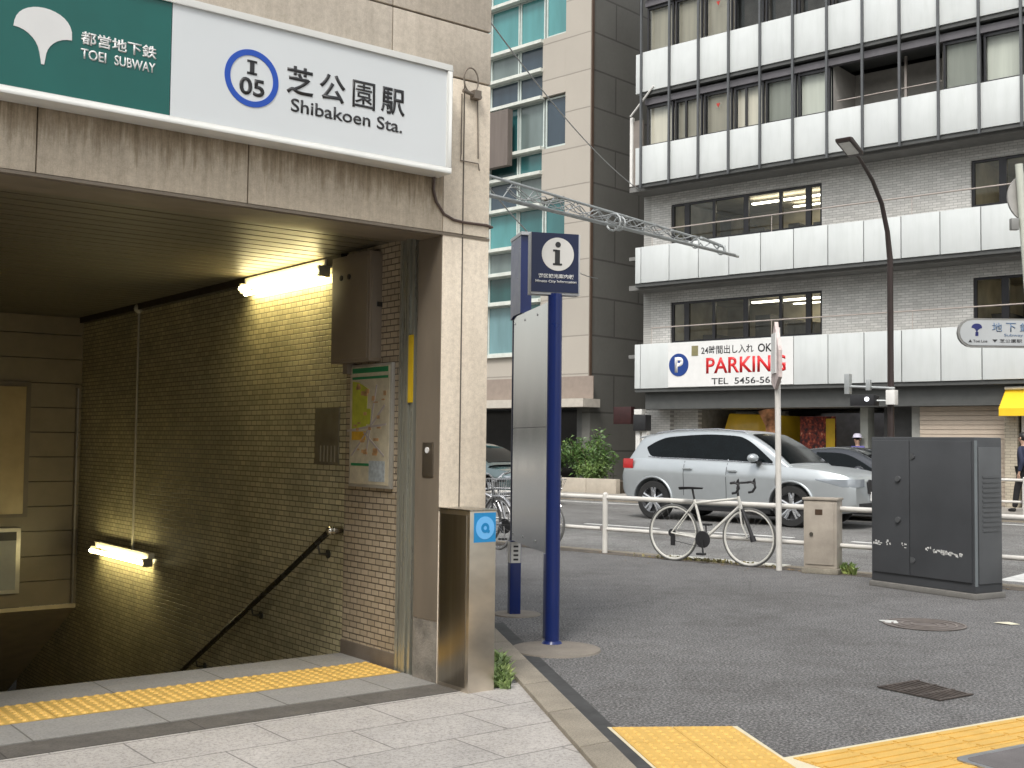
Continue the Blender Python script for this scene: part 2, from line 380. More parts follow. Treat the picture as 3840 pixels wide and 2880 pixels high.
def kx(b):  # a of the kerb's inner edge at b (station frame)
    return 3.39 + (b - 3.793) * (4.076 - 3.39) / (5.106 - 3.793)
def kx2(b): return kx(b) + .19
gp = MB((1.573, 4.92, 0)); gp.prism([(-12, -6), (kx(-6), -6), (kx(5.35), 5.35), (-12, 5.35)], 2, .0, .006)
o = gp.build('station_paving', m_gran); struct(place(o, 'S', 1.573, 4.92)); o.location = wor('S', 1.573, 4.92)
gp = MB((1.4, 5.35, 0)); gp.prism([(-12, 5.35), (3.79, 5.35), (3.79, 5.575), (-12, 5.575)], 2, .0, .008); struct(place(gp.build('drain_strip', m_strip), 'S', 1.4, 5.35))
gp = MB((1.571, 5.58, 0)); gp.prism([(-12, 5.575), (3.8, 5.575), (3.8, 5.96), (-12, 5.96)], 2, .0, .01)
gp.prism([(-12, 6.36), (3.82, 6.36), (3.82, 6.74), (-12, 6.74)], 2, .0, .0095); struct(place(gp.build('threshold_stone', m_gran2), 'S', 1.571, 5.58))
# the kerb along the granite
kb = MB()
b = -5.0
while b < 7.2:
    b2 = b + .6
    z = .03
    kb.prism([(kx(b + .004), b + .004), (kx2(b + .004), b + .004), (kx2(b2 - .004), b2 - .004), (kx(b2 - .004), b2 - .004)], 2, -.05, z)
    b = b2
struct(place(kb.build('paving_kerb', m_kerb, bevel=.01), 'S', 0, 0))
dk = MB(); dk.prism([(kx2(-5), -5), (kx2(-5) + .1, -5), (kx2(7.2) + .14, 7.2), (kx2(7.2), 7.2)], 2, 0, .003)
struct(place(dk.build('tar_seam', pm('tar seam', (.045, .045, .045), .7, var=.3, scale=8)), 'S', 0, 0))

# tactile paving
def domes(m, pts, r=.011, h=.005, z=0):
    for x, y in pts:
        n = 8; vs = [(x + q * math.cos(2 * math.pi * k / n), y + q * math.sin(2 * math.pi * k / n), zz) for q, zz in ((r, z), (r * .6, z + h)) for k in range(n)]
        m.add(vs, [(k, (k + 1) % n, n + (k + 1) % n, n + k) for k in range(n)] + [tuple(range(n, 2 * n))])
t = MB(); td = MB()
for i in range(0, 8):
    a0, a1 = 3.79 - (i + 1) * .4, 3.79 - i * .4
    if a0 < 0: continue
    t.box(a0 + .003, a1 - .003, 5.963, 6.357, .0, .013)
    domes(td, [(a0 + .029 + .057 * p, 5.989 + .057 * q) for p in range(7) for q in range(7)], .019, .007, .013)
tdo = td
tag(place(t.build('tactile_paving', m_yel), 'S', 0, 0), 'yellow raised dot guide tiles across the top of the subway stairs', 'tactile paving')
_o = td.build('raised_dots', m_dome); _o.parent = [x for x in S.objects if x.name == 'tactile_paving'][0]
# street one: dotted square patch and ribbed strip (world axes)
def lerp(p, q, u): return (p[0] + (q[0] - p[0]) * u, p[1] + (q[1] - p[1]) * u)
tp = thing('tactile_paving', 'yellow tactile guide path turning a corner on the asphalt pavement', 'tactile paving', '0', (1.2, 5.3, 0))
L0, L1 = (.487, 5.779), (.90, 3.66); R0, R1 = (1.136, 5.83), (1.55, 3.7)
def onl(y): return (L0[0] + (L0[1] - y) * .195, y)
base = mb(tp); base.prism([L0, R0, (1.234, 5.262), (2.76, 6.17), (6.5, 8.4), (6.8, 7.9), (3.05, 5.66), (1.62, 4.78), (1.66, 3.7), (.90, 3.66)], 2, 0, .0045)
base.build('base_sheet', pm('pale edge of tactile sheet', (.62, .56, .40), .6, var=.1, fine=.15), tp)
sq = mb(tp); x_ = Vector((R0[0] - L0[0], R0[1] - L0[1])).normalized(); y_ = Vector((.19, -1)).normalized()
o_ = Vector(L0) + x_ * .018 + y_ * .018
for i in range(2):
    for j in range(7):
        c = [o_ + x_ * (i * .303 + u * .297) + y_ * (j * .303 + w_ * .297) for u, w_ in ((0, 0), (1, 0), (1, 1), (0, 1))]
        sq.prism([tuple(q) for q in c], 2, .0045, .009)
        domes(sq, [tuple(o_ + x_ * (i * .303 + .03 + .0597 * p) + y_ * (j * .303 + .03 + .0597 * q)) for p in range(5) for q in range(5)], .017, .006, .009)
sq.build('dotted_tile', m_yel2, tp)
st = mb(tp); d_ = Vector((1.457, .867)).normalized(); n_ = Vector((d_.y, -d_.x)); o_ = Vector((1.262, 5.262)) + n_ * .02
for k in range(22):
    s0 = k * .303
    for r_ in range(2):
        q0 = r_ * .303
        c = [o_ + d_ * (s0 + u * .298) + n_ * (q0 + w_ * .298) for u, w_ in ((0, 0), (1, 0), (1, 1), (0, 1))]
        st.prism([tuple(q) for q in c], 2, .0045, .009)
        for bb in range(4):
            c = [o_ + d_ * (s0 + .012 + u * .274) + n_ * (q0 + .022 + bb * .075 + w_ * .032) for u, w_ in ((0, 0), (1, 0), (1, 1), (0, 1))]
            st.prism([tuple(q) for q in c], 2, .009, .0145)
st.build('ribbed_tile', m_yel2, tp)
# covers in the asphalt
cv = thing('inspection_cover', 'dark rounded inspection cover with pale metal rim beside yellow guide path', 'cover', '0', (2.38, 5.25, 0))
def rrect(cx, cy, hx, hy, r, ang, n=5):
    pts = []
    for sx_, sy_, a0 in ((1, 1, 0), (-1, 1, 90), (-1, -1, 180), (1, -1, 270)):
        for k in range(n + 1):
            t_ = R(a0 + 90 * k / n); pts.append((sx_ * (hx - r) + r * math.cos(t_), sy_ * (hy - r) + r * math.sin(t_)))
    ca, sa = math.cos(ang), math.sin(ang)
    return [(cx + x * ca - y * sa, cy + x * sa + y * ca) for x, y in pts]
mb(cv).prism(rrect(2.42, 5.19, .36, .27, .06, R(31)), 2, 0, .017).build('rim', pm('galvanised rim', (.42, .43, .44), .4, .8), cv)
mb(cv).prism(rrect(2.42, 5.19, .325, .235, .05, R(31)), 2, .0, .019).build('cover_plate', pm('cover asphalt infill', (.13, .12, .12), .85, var=.2, fine=.3), cv)
gr = thing('drain_grate', 'rusty square drain grate set diagonally in the asphalt', 'drain', '0', (2.39, 6.72, 0))
q = [(2.139, 6.788), (2.446, 6.999), (2.618, 6.629), (2.368, 6.461)]
mb(gr).prism(q, 2, -.02, .004).build('pit', pm('grate pit', (.02, .018, .016), .9), gr)
gb = mb(gr)
for k in range(9):
    u = (k + .5) / 9; p0, p1 = Vector(lerp(q[0], q[1], u)), Vector(lerp(q[3], q[2], u)); dd = (Vector(q[1]) - Vector(q[0])).normalized() * .008
    gb.prism([tuple(p0 - dd), tuple(p0 + dd), tuple(p1 + dd), tuple(p1 - dd)], 2, .004, .009)
for k in (0, 1, 2, 3):
    u = k / 3; p0, p1 = Vector(lerp(q[0], q[3], u)), Vector(lerp(q[1], q[2], u)); dd = (Vector(q[3]) - Vector(q[0])).normalized() * .01
    gb.prism([tuple(p0 - dd), tuple(p0 + dd), tuple(p1 + dd), tuple(p1 - dd)], 2, .004, .0105)
gb.build('grate_bars', pm('rusty iron', (.085, .07, .062), .75, .3, var=.4, scale=12), gr)
mh = thing('manhole_cover', 'round flush manhole cover worn into the asphalt near the cabinets', 'manhole cover', '0', (3.26, 9.19, 0))
mb(mh).lathe([(0, .004), (.30, .004), (.30, 0)], c=(3.26, 9.19, 0), n=32).build('cover_plate', pm('manhole iron', (.15, .13, .12), .7, .2, var=.4, scale=14), mh)
mm = mb(mh)
for r_ in (.1, .17, .24, .305): mm.lathe([(r_ - .008, .005), (r_ - .008, .009), (r_ + .008, .009), (r_ + .008, .005)], c=(3.26, 9.19, 0), n=36)
mm.build('raised_ring', pm('manhole ring', (.20, .175, .16), .7, .3, var=.3), mh)
def leaf(loc, w, l, lab, mat, rot, name='fallen_leaf', cat='leaf'):
    m = MB(); pts = [(0, -l / 2, 0), (w / 2, -l * .1, .006), (w * .3, l * .3, .004), (0, l / 2, .001), (-w * .35, l * .25, .006), (-w / 2, -l * .15, .003)]
    m.add(pts + [(0, 0, .01)], [(i, (i + 1) % 6, 6) for i in range(6)])
    o = m.build(name, mat); o.location = (loc[0], loc[1], .003); o.rotation_euler = (0, 0, rot); tag(o, lab, cat)
leaf((3.95, 9.29), .13, .2, 'pale scrap of paper flat on the asphalt right of the manhole', pm('paper', (.62, .58, .45), .8), 1.2, 'paper_scrap', 'litter')
leaf((3.02, 9.32), .14, .2, 'small white paint fleck left of the round manhole cover', pm('fleck', (.5, .5, .48), .8), .6, 'paint_fleck', 'litter')

# ---------------------------------------------------------------- subway entrance
st_ = thing('station_entrance', 'beige concrete subway entrance with a tiled stairwell going down', 'station entrance', 'S', (2.2, 5.58, 0))
PB = 5.579
def slabs(t, name, mat, rects, b0, b1, gap=.006):
    m = mb(t)
    for a0, a1, z0, z1 in rects: m.box(a0 + gap / 2, a1 - gap / 2, b0, b1, z0 + gap / 2, z1 - gap / 2)
    return m.build(name, mat, t, bevel=.004)
js = [.2, .9, 1.503, 2.56, 3.788]
slabs(st_, 'lintel', m_conc, [(js[i], js[i + 1], 2.62, 3.55) for i in range(len(js) - 1)], PB, 5.80)
slabs(st_, 'upper_wall', m_conc_up, [(a0, a1, z0, z1) for a0, a1 in ((.2, 1.0), (1.0, 3.424), (3.424, 4.125)) for z0, z1 in ((3.556, 3.875), (3.881, 4.9))], PB, 5.80)
slabs(st_, 'pillar', m_conc2, [(3.788, 4.125, 1.0, 2.616), (3.788, 4.125, 0, .994), (3.788, 4.125, 2.622, 3.55)], PB, 5.80, .004)
mb(st_).box(3.925, 3.932, PB - .003, PB + .01, 1.0, 3.55).build('pillar_joint', m_groove, st_)
mb(st_).box(.2, .6, PB, 5.80, 0, 2.616).build('left_pillar', m_conc2, st_)
mb(st_).box(.21, 4.115, 5.60, 5.79, 2.63, 4.88).build('joint_backing', m_groove, st_)
mb(st_).box(.2, 4.125, PB - .004, 5.6, 2.604, 2.6195).box(.6, 3.79, 5.60, 5.80, 2.60, 2.619).build('lintel_edge', m_jamb, st_)
# body of the building round the stairwell
body = mb(st_); body.box(3.85, 4.125, 5.801, 14.5, 0, 4.9); body.box(.2, .6, 5.801, 14.5, -5.5, 4.9); body.box(.6, 3.85, 5.801, 14.5, 2.72, 4.9)
body.build('outer_wall', m_conc_up, st_)
mb(st_).box(.1, 4.2, 5.50, 14.6, 4.9, 5.1).build('roof', m_conc, st_)
# inside: side wall of small tiles, in two planes with a joint
sw_ = mb(st_); sw_.box(3.846, 3.90, 6.76, 14.4, -5.6, 2.66); sw_.build('side_wall', m_tile, st_)
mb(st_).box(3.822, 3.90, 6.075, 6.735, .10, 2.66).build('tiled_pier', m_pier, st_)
mb(st_).box(3.835, 3.90, 6.736, 6.759, .0, 2.66).build('wall_joint', m_groove, st_)
mb(st_).box(3.812, 3.90, 6.07, 6.74, 0.0, .10).build('skirting', m_skirt, st_, bevel=.004)
mb(st_).box(3.790, 3.90, 5.579 + .223, 5.829, 0, 2.6).build('jamb_return', m_jamb, st_)
mb(st_).box(3.7845, 3.79, 5.583, 5.829, .36, 2.6).build('jamb', m_jamb, st_)
mb(st_).box(3.7845, 3.79, 5.583, 5.829, 0.011, .357).build('jamb_foot', m_plaster, st_)
mb(st_).box(3.86, 3.9, 5.829, 5.89, 0, 2.66).build('shutter_slot', m_black, st_)
gd = mb(st_); gd.box(3.80, 3.86, 5.888, 5.915, 0, 2.66); gd.box(3.80, 3.86, 5.945, 5.985, 0, 2.66); gd.box(3.815, 3.86, 5.915, 5.945, 0, 2.66)
gd.build('shutter_guide', m_guide, st_, bevel=.002)
g2 = mb(st_); g2.box(3.808, 3.87, 6.0, 6.03, 0, 2.66); g2.box(3.808, 3.87, 6.04, 6.07, 0, 2.66); g2.build('inner_guide', m_guide, st_, bevel=.002)
mb(st_).box(3.796, 3.80, 5.889, 5.945, 1.63, 2.04).build('warning_strip', pm('yellow warning tape', (.62, .42, .02), .4), st_)
cl = mb(st_); b = 6.08
while b < 12.3: cl.box(.6, 3.846, b, b + .135, 2.643, 2.66); b += .155
cl.build('ceiling_slats', m_ceil, st_)
mb(st_).box(.6, 3.846, 5.80, 5.862, 2.625, 2.70).box(.6, 3.85, 5.90, 6.075, 2.63, 2.66).build('shutter_box_trim', m_jamb, st_)
mb(st_).box(.6, 3.85, 5.862, 5.90, 2.68, 2.72).box(.6, 3.85, 6.0, 12.4, 2.665, 2.72).build('ceiling_void', m_black, st_)
mb(st_).box(3.80, 3.846, 6.80, 12.3, 2.585, 2.643).build('ceiling_trim', pm('dark brown trim', (.03, .022, .015), .6), st_)
# back wall above the lower flight, in long metal panels
bw = mb(st_); z = -.32
for k in range(12):
    z1 = min(z + .252, 2.643); bw.box(.6, 3.846, 12.32, 12.42, z + .004, z1 - .004); z = z1
bw.build('back_wall', m_back, st_)
mb(st_).box(.6, 3.846, 12.40, 12.5, -.32, 2.643).build('back_wall_core', m_groove, st_)
mb(st_).box(3.785, 3.80, 12.25, 12.30, -.3, 1.9).build('corner_strip', m_steel, st_)
sf = mb(st_); sf.prism([(12.32, -.36), (12.32, -.32), (17.2, -2.85), (17.2, -2.9)], 0, .6, 3.846); sf.build('sloping_soffit', pm('soffit', (.60, .50, .32), .6), st_)
# stairs
sp = mb(st_); b, z = 6.74, 0.0
poly = [(6.74, -.5)]
poly = []
for k in range(31):
    poly += [(b, z)] ; z -= .157; poly += [(b, z)]; b += .30
poly += [(b, z - .4), (6.74, -.9)]
sp.prism(poly, 0, .6, 3.846); sp.build('stairs', pm('stair stone', (.24, .22, .18), .75, var=.15, fine=.2), st_)
ns = mb(st_); b, z = 6.74, 0.0
for k in range(30):
    z -= .157; b += .30
    ns.box(.6, 3.84, b - .05, b + .001, z - .002, z + .003)
ns.build('stair_nosing', pm('nosing', (.35, .25, .08), .6), st_)
mb(st_).box(.6, 3.9, 15.9, 16.0, -5.6, -2).build('lower_wall', pm('lower wall', (.05, .05, .05), .6), st_)
# panels on the back wall
hd = thing('service_door', 'closed beige service door in the metal back wall above the stairs', 'door', 'S', (2.9, 12.3, .6))
mb(hd).box(2.55, 3.335, 12.29, 12.318, .585, 1.95).build('door_frame', m_jamb, hd)
mb(hd).box(2.60, 3.285, 12.275, 12.30, .62, 1.90).build('door_leaf', pm('beige door', (.42, .33, .19), .4), hd, bevel=.004)
ds = thing('display_case', 'pale framed notice case low on the wall above the stairs', 'notice case', 'S', (2.9, 12.3, -.17))
fr_ = mb(ds); fr_.box(2.5, 3.27, 12.25, 12.318, -.17, .485); fr_.build('frame', pm('aluminium frame', (.62, .60, .55), .4, .5), ds, bevel=.006)
mb(ds).box(2.54, 3.225, 12.243, 12.252, -.13, .445).build('case_front', pm('case panel grey', (.33, .34, .34), .3), ds)
mb(ds).box(2.54, 3.225, 12.238, 12.245, .36, .445).build('header_band', m_blk, ds)

# fluorescent wall lamps
m_tube = emis('lit tube', (1, .86, .44), 18.0)
def wall_lamp(b0, b1, z, lab, two):
    t = thing('wall_lamp', lab, 'lamp', 'S', (3.84, b0, z), group='fluorescent lamps in the stairwell')
    mb(t).box(3.79, 3.845, b0, b1, z + .02, z + .075).build('housing', pm('lamp housing', (.6, .58, .5), .4), t, bevel=.004)
    mb(t).cyl((3.745, b0 + .03, z - .01), (3.745, b1 - .03, z - .01), .018, n=12).build('tube', m_tube, t, smooth=True)
    if two: mb(t).cyl((3.785, b0 + .03, z - .048), (3.785, b1 - .03, z - .048), .016, n=12).build('tube', m_tube, t, smooth=True)
    e = mb(t)
    for b_ in (b0, b1 - .03): e.box(3.745, 3.83, b_, b_ + .03, z - .045, z + .03)
    e.build('socket', pm('lamp socket', (.25, .24, .2), .5), t)
wall_lamp(7.0, 8.28, 2.555, 'bright fluorescent lamp high on the tiled wall under the ceiling', True)
wall_lamp(10.14, 11.6, .30, 'small lit fluorescent lamp low down the stairwell wall', False)
# conduit with ball joint
cd = thing('conduit', 'thin grey conduit running straight down the tiled stairwell wall', 'conduit', 'S', (3.83, 10.64, .36))
mb(cd).cyl((3.825, 10.64, .36), (3.825, 10.64, 2.62), .011).build('pipe', pm('grey conduit', (.42, .40, .34), .5), cd, smooth=True)
mb(cd).ball((3.82, 10.64, 2.60), .045).build('junction_ball', pm('grey conduit', (.42, .40, .34)), cd, smooth=True)
# handrail
hr = thing('handrail', 'dark round handrail sloping down the tiled wall beside the stairs', 'handrail', 'S', (3.77, 6.83, .6))
sl = (.785 + .53) / (9.3 - 6.83)
pts = [(3.842, 6.80, .80), (3.79, 6.80, .80), (3.765, 6.83, .795)] + [(3.765, 6.83 + k * .6, .785 - k * .6 * sl) for k in range(1, 12)]
mb(hr).tube(pts, .02, 12).build('rail', pm('dark rail', (.028, .026, .022), .25, .3), hr, smooth=True)
mb(hr).ball((3.765, 6.815, .80), .03).cyl((3.775, 6.80, .80), (3.846, 6.80, .80), .03).build('end_cap', pm('polished end', (.6, .58, .52), .15, 1.0), hr, smooth=True)
for k in range(7):
    b_ = 6.98 + k * 1.0; z_ = .785 - (b_ - 6.83) * sl
    q_ = mb(hr).tube([(3.765, b_, z_ - .015), (3.78, b_, z_ - .07), (3.845, b_, z_ - .075)], .008).cyl((3.838, b_, z_ - .075), (3.846, b_, z_ - .075), .03)
    q_.build('bracket', pm('rail bracket', (.10, .10, .09), .35, .8), hr, smooth=True)
# equipment box
eb = thing('electric_box', 'tall beige metal box mounted high on the tiled wall under the ceiling', 'electric box', 'S', (3.80, 6.6, 1.92))
mb(eb).box(3.735, 3.845, 6.31, 6.80, 1.90, 2.60).build('box_body', pm('beige box', (.21, .17, .125), .45, var=.08), eb, bevel=.006)
mb(eb).box(3.729, 3.7355, 6.33, 6.78, 1.92, 2.57).build('box_door', pm('beige box door', (.22, .18, .13), .4, var=.06), eb, bevel=.003)
mb(eb).box(3.75, 3.835, 6.304, 6.312, 1.92, 2.58).build('side_panel', pm('beige box side', (.21, .175, .135), .4), eb, bevel=.002)
mb(eb).box(3.785, 3.83, 6.297, 6.305, 2.245, 2.275).build('latch', m_blk, eb)
mb(eb).cyl((3.722, 6.66, 2.455), (3.73, 6.66, 2.455), .018).cyl((3.722, 6.56, 2.455), (3.73, 6.56, 2.455), .018).build('key_hole', m_blk, eb)
mb(eb).box(3.76, 3.82, 6.62, 6.68, 1.83, 1.90).build('cable_gland', m_jamb, eb)
# map
mp = thing('area_map', 'framed area map with green header on the tiled wall beside the shutter', 'map board', 'S', (3.81, 6.4, 1.12))
mb(mp).box(3.796, 3.8215, 6.13, 6.64, 1.10, 1.885).build('frame', pm('map frame', (.45, .43, .38), .4, .4), mp, bevel=.004)
mb(mp).box(3.793, 3.797, 6.15, 6.62, 1.12, 1.87).build('map_sheet', pm('map paper', (.50, .45, .33), .4, var=.2, scale=16), mp)
m1 = mb(mp); m1.box(3.791, 3.7935, 6.165, 6.605, 1.83, 1.862); m1.box(3.791, 3.7935, 6.165, 6.605, 1.79, 1.806); m1.box(3.791, 3.7935, 6.38, 6.605, 1.235, 1.252); m1.build('green_header', pm('map green', (.02, .20, .08), .4), mp)
m2 = mb(mp); m2.prism([(6.42, 1.49), (6.60, 1.47), (6.60, 1.78), (6.52, 1.77), (6.41, 1.73)], 0, 3.7905, 3.7935); m2.box(3.7905, 3.7935, 6.37, 6.42, 1.5, 1.6)
m2.build('map_park_area', pm('map yellow green', (.42, .44, .05), .4, var=.2, scale=20), mp)
m3 = mb(mp); m3.box(3.7905, 3.7935, 6.43, 6.60, 1.40, 1.455); m3.build('map_orange_block', pm('map orange', (.55, .32, .03), .4, var=.2, scale=20), mp)
m4 = mb(mp)
for p0, p1 in (((6.2, 1.62), (6.6, 1.3)), ((6.45, 1.45), (6.2, 1.3)), ((6.3, 1.75), (6.42, 1.3)), ((6.18, 1.5), (6.66, 1.46))):
    d = Vector((p1[1] - p0[1], p0[0] - p1[0])).normalized() * .006
    m4.prism([(p0[0] - d.x, p0[1] - d.y), (p0[0] + d.x, p0[1] + d.y), (p1[0] + d.x, p1[1] + d.y), (p1[0] - d.x, p1[1] - d.y)], 0, 3.790, 3.7936)
m4.build('map_road_line', pm('map grey lines', (.40, .36, .36), .4), mp)
m6 = mb(mp); rr_ = random.Random(3)
for k_ in range(26):
    y_ = rr_.uniform(6.17, 6.55); z_ = rr_.uniform(1.29, 1.74); m6.box(3.7898, 3.7932, y_, y_ + rr_.uniform(.015, .06), z_, z_ + rr_.uniform(.006, .03))
m6.build('map_city_block', pm('map brown blocks', (.46, .27, .13), .4, var=.5, scale=25), mp)
m5 = mb(mp); m5.box(3.791, 3.7935, 6.19, 6.38, 1.14, 1.27); m5.build('timetable_block', pm('timetable', (.36, .40, .42), .4, var=.3, scale=40), mp)
np_ = thing('notice_plate', 'steel notice plate fixed to the dark tiled wall left of the map', 'plate', 'S', (3.84, 7.0, 1.23))
mb(np_).box(3.838, 3.8465, 6.86, 7.19, 1.23, 1.62).build('plate', pm('dull plate', (.30, .28, .22), .3, .7, var=.2, scale=8), np_, bevel=.002)
mm = mb(np_)
for k in range(5): mm.box(3.836, 3.8385, 6.90 + k * .05, 6.912 + k * .05, 1.25, 1.36)
mm.build('raised_bars', pm('plate bars', (.45, .43, .36), .3, .6), np_)
sw2 = thing('switch_plate', 'small metal key switch plate set in the brown door jamb', 'switch', 'S', (3.79, 5.69, 1.19))
mb(sw2).box(3.776, 3.785, 5.635, 5.745, 1.19, 1.39).build('plate', pm('switch plate', (.22, .19, .15), .35, .8), sw2, bevel=.003)
mb(sw2).cyl((3.776, 5.69, 1.345), (3.770, 5.69, 1.345), .018).build('key_switch', m_white, sw2)

# station sign
sg = thing('station_sign', 'long white and green subway station name sign above the entrance', 'sign', 'S', (2.3, 5.5, 2.93))
sgx0 = .95
f = mb(sg); f.box(sgx0, 3.742, 5.43, 5.575, 2.93, 2.965).box(sgx0, 3.742, 5.43, 5.575, 3.527, 3.563).box(3.708, 3.742, 5.43, 5.575, 2.965, 3.527).box(sgx0, sgx0 + .035, 5.43, 5.575, 2.965, 3.527)
f.build('frame', m_signframe, sg, bevel=.004)
mb(sg).box(2.082, 3.708, 5.442, 5.57, 2.965, 3.527).build('white_panel', m_signw, sg)
mb(sg).box(sgx0 + .035, 2.078, 5.442, 5.57, 2.965, 3.527).build('green_panel', m_signg, sg)
F = 5.442
rg = mb(sg); n = 64; cx, cz = 2.505, 3.237
vs = [(cx + r_ * math.cos(2 * math.pi * k / n), y, cz + r_ * math.sin(2 * math.pi * k / n)) for y in (F, F - .003) for r_ in (.118, .148) for k in range(n)]
rg.add(vs, [(2 * n + k, 2 * n + (k + 1) % n, 3 * n + (k + 1) % n, 3 * n + k) for k in range(n)] + [(n + k, n + (k + 1) % n, 3 * n + (k + 1) % n, 3 * n + k) for k in range(n)] + [(k, (k + 1) % n, 2 * n + (k + 1) % n, 2 * n + k) for k in range(n)])
rg.build('line_ring', m_ring, sg)
ii = mb(sg); ii.box(2.493, 2.517, F - .003, F, 3.257, 3.33).box(2.478, 2.532, F - .003, F, 3.257, 3.268).box(2.478, 2.532, F - .003, F, 3.319, 3.33); ii.build('lettering', m_ink, sg)
text('05', m_ink, sg, 2.438, 2.575, 3.148, 3.238, F, bold=.022)
for ch, a0, a1 in (('芝', 2.70, 2.855), ('公', 2.892, 3.047), ('園', 3.092, 3.232), ('駅', 3.272, 3.425)):
    text(ch, m_ink, sg, a0, a1, 3.203, 3.352, F, bold=.004 if ch == '園' else .016)
text('Shibakoen Sta.', m_ink, sg, 2.727, 3.409, 3.110, 3.180, F, bold=.008)
def gink(t, cx, z0, w, h, y, mat, name='leaf_emblem', lean=.0):
    P = []
    L = (cx - w * .505, z0 + h * .575); Rr = (cx + w * .495, z0 + h * .53)
    P.append((cx - .02 * w, z0)); 
    for k in range(1, 9):
        u = k / 8; P.append((cx - .05 * w + (L[0] - cx + .05 * w) * (1 - math.cos(u * math.pi / 2)) , z0 + h * .12 + (L[1] - z0 - h * .12) * math.sin(u * math.pi / 2)))
    for k in range(1, 16):
        t_ = math.pi - k / 16 * math.pi; P.append((cx + .0 * w + .5 * w * math.cos(t_), z0 + h * (.56 + .44 * math.sin(t_) ** .8)))
    for k in range(8, 0, -1):
        u = k / 8; P.append((cx + .05 * w + (Rr[0] - cx - .05 * w) * (1 - math.cos(u * math.pi / 2)), z0 + h * .12 + (Rr[1] - z0 - h * .12) * math.sin(u * math.pi / 2)))
    P.append((cx + .03 * w, z0))
    m = mb(t); m.prism([(p[0], p[1]) for p in P], 1, y - .003, y); return m.build(name, mat, t)
gink(sg, 1.479, 3.094, .257, .261, F, m_white)
text('都営地下鉄', m_white, sg, 1.647, 2.007, 3.227, 3.290, F, bold=.018)
text('TOEI', m_white, sg, 1.649, 1.766, 3.159, 3.207, F, bold=.014); text('SUBWAY', m_white, sg, 1.806, 2.003, 3.159, 3.207, F, bold=.014)
# cable from the sign and the ring fitting
cb_ = mb(); cb_.tube([(3.71, 5.56, 2.94), (3.713, 5.572, 2.86), (3.735, 5.572, 2.79), (3.79, 5.572, 2.725), (3.86, 5.572, 2.70), (3.93, 5.572, 2.694), (4.10, 5.572, 2.697), (4.14, 5.572, 2.69), (4.14, 5.62, 2.69), (4.14, 7.0, 2.69)], .0085, 8)
tag(place(cb_.build('cable', pm('brown cable', (.09, .06, .05), .5), smooth=True), 'S', 0, 0), 'dark cable curving from the station sign round the pillar', 'cable')
rf = thing('flag_bracket', 'rusty metal ring bracket fixed on the pillar right of the sign', 'bracket', 'S', (3.96, 5.55, 3.06))
mt_r = pm('weathered bracket', (.20, .17, .14), .6, .5, var=.3)
mb(rf).tube([(3.953 + .052 * math.cos(t_ / 20 * 2 * math.pi), 5.545, 3.545 + .075 * math.sin(t_ / 20 * 2 * math.pi)) for t_ in range(20)], .005, 6, True).build('ring', mt_r, rf, smooth=True)
mb(rf).cyl((3.90, 5.55, 3.475), (4.03, 5.55, 3.455), .012).box(3.97, 4.02, 5.53, 5.578, 3.44, 3.49).build('clamp', mt_r, rf)
mb(rf).tube([(3.905, 5.57, 3.46), (3.905, 5.57, 3.10), (3.90, 5.57, 3.06), (4.03, 5.57, 3.06), (4.04, 5.57, 3.02)], .004, 6).tube([(4.02, 5.57, 3.45), (4.03, 5.57, 3.09)], .004, 6).build('stay', mt_r, rf)

# steel cladding box at the pillar foot
bx = thing('flood_panel_post', 'brushed steel corner post at the foot of the entrance pillar', 'steel post', 'S', (3.87, 5.4, 0))
mb(bx).box(3.790, 3.972, 5.272, 5.576, 0, 1.01).build('cladding', m_steel2, bx, bevel=.004)
mb(bx).box(3.786, 3.7905, 5.30, 5.555, .03, .985).build('dark_side', m_darksteel, bx, bevel=.002)
mb(bx).box(3.785, 3.977, 5.266, 5.579, 1.01, 1.018).build('top_cap', m_steel, bx, bevel=.002)
sk = thing('sticker', 'square blue sticker with pale round mark on the steel post', 'sticker', 'S', (3.89, 5.27, .82))
mb(sk).box(3.818, 3.968, 5.269, 5.2718, .835, 1.0).build('backing', pm('sticker blue', (.02, .25, .55), .35, var=.05), sk)
mb(sk).lathe([(0, 5.2675), (.064, 5.2675), (.064, 5.269)], 'y', (3.893, 0, .915), 28).build('pale_disc', pm('sticker pale blue', (.16, .48, .88), .35, var=.04), sk)
mb(sk).lathe([(.012, 5.2663), (.028, 5.2663), (.028, 5.268), (.012, 5.268)], 'y', (3.893, 0, .915), 20, True).cyl((3.915, 5.2665, .895), (3.915, 5.268, .895), .01).build('inner_mark', pm('sticker blue2', (.01, .22, .5), .35), sk)
# ---------------------------------------------------------------- white banded building across the street
m_panel, _n, _p = newmat('white enamel panel')
_f = noise(_n, coords(_n, (5, 1, .5)), 1.4, 6, .7); _g = noise(_n, coords(_n, (1, 1, 1)), .9, 3)
_b = mixc(_n, 1.0, (.60, .625, .62, 1), ramp(_n, _f, [(.30, (.93, .935, .925, 1)), (.55, (1, 1, 1, 1))]), 'MULTIPLY')
_n.links.new(mixc(_n, 1.0, _b, ramp(_n, _g, [(.35, (.94, .94, .945, 1)), (.65, (1.03, 1.03, 1.03, 1))]), 'MULTIPLY'), _p.inputs['Base Color']); _p.inputs['Roughness'].default_value = .28
m_mull = pm('grey mullion', (.10, .105, .11), .4, .3)
m_frame = pm('dark window frame', (.032, .032, .036), .35, .3)
m_brick = brick('grey brick tile', (.68, .67, .64), (.54, .535, .51), (.33, .325, .31), .2, .065, 'x', .006, .6, .5, dirt=.18, dscale=.7)
m_brick_y = brick('grey brick tile side', (.50, .495, .465), (.42, .41, .39), (.24, .235, .22), .2, .065, 'y', .006, .6, .5, dirt=.15, dscale=.7)
m_dark = pm('charcoal band', (.075, .078, .076), .5)
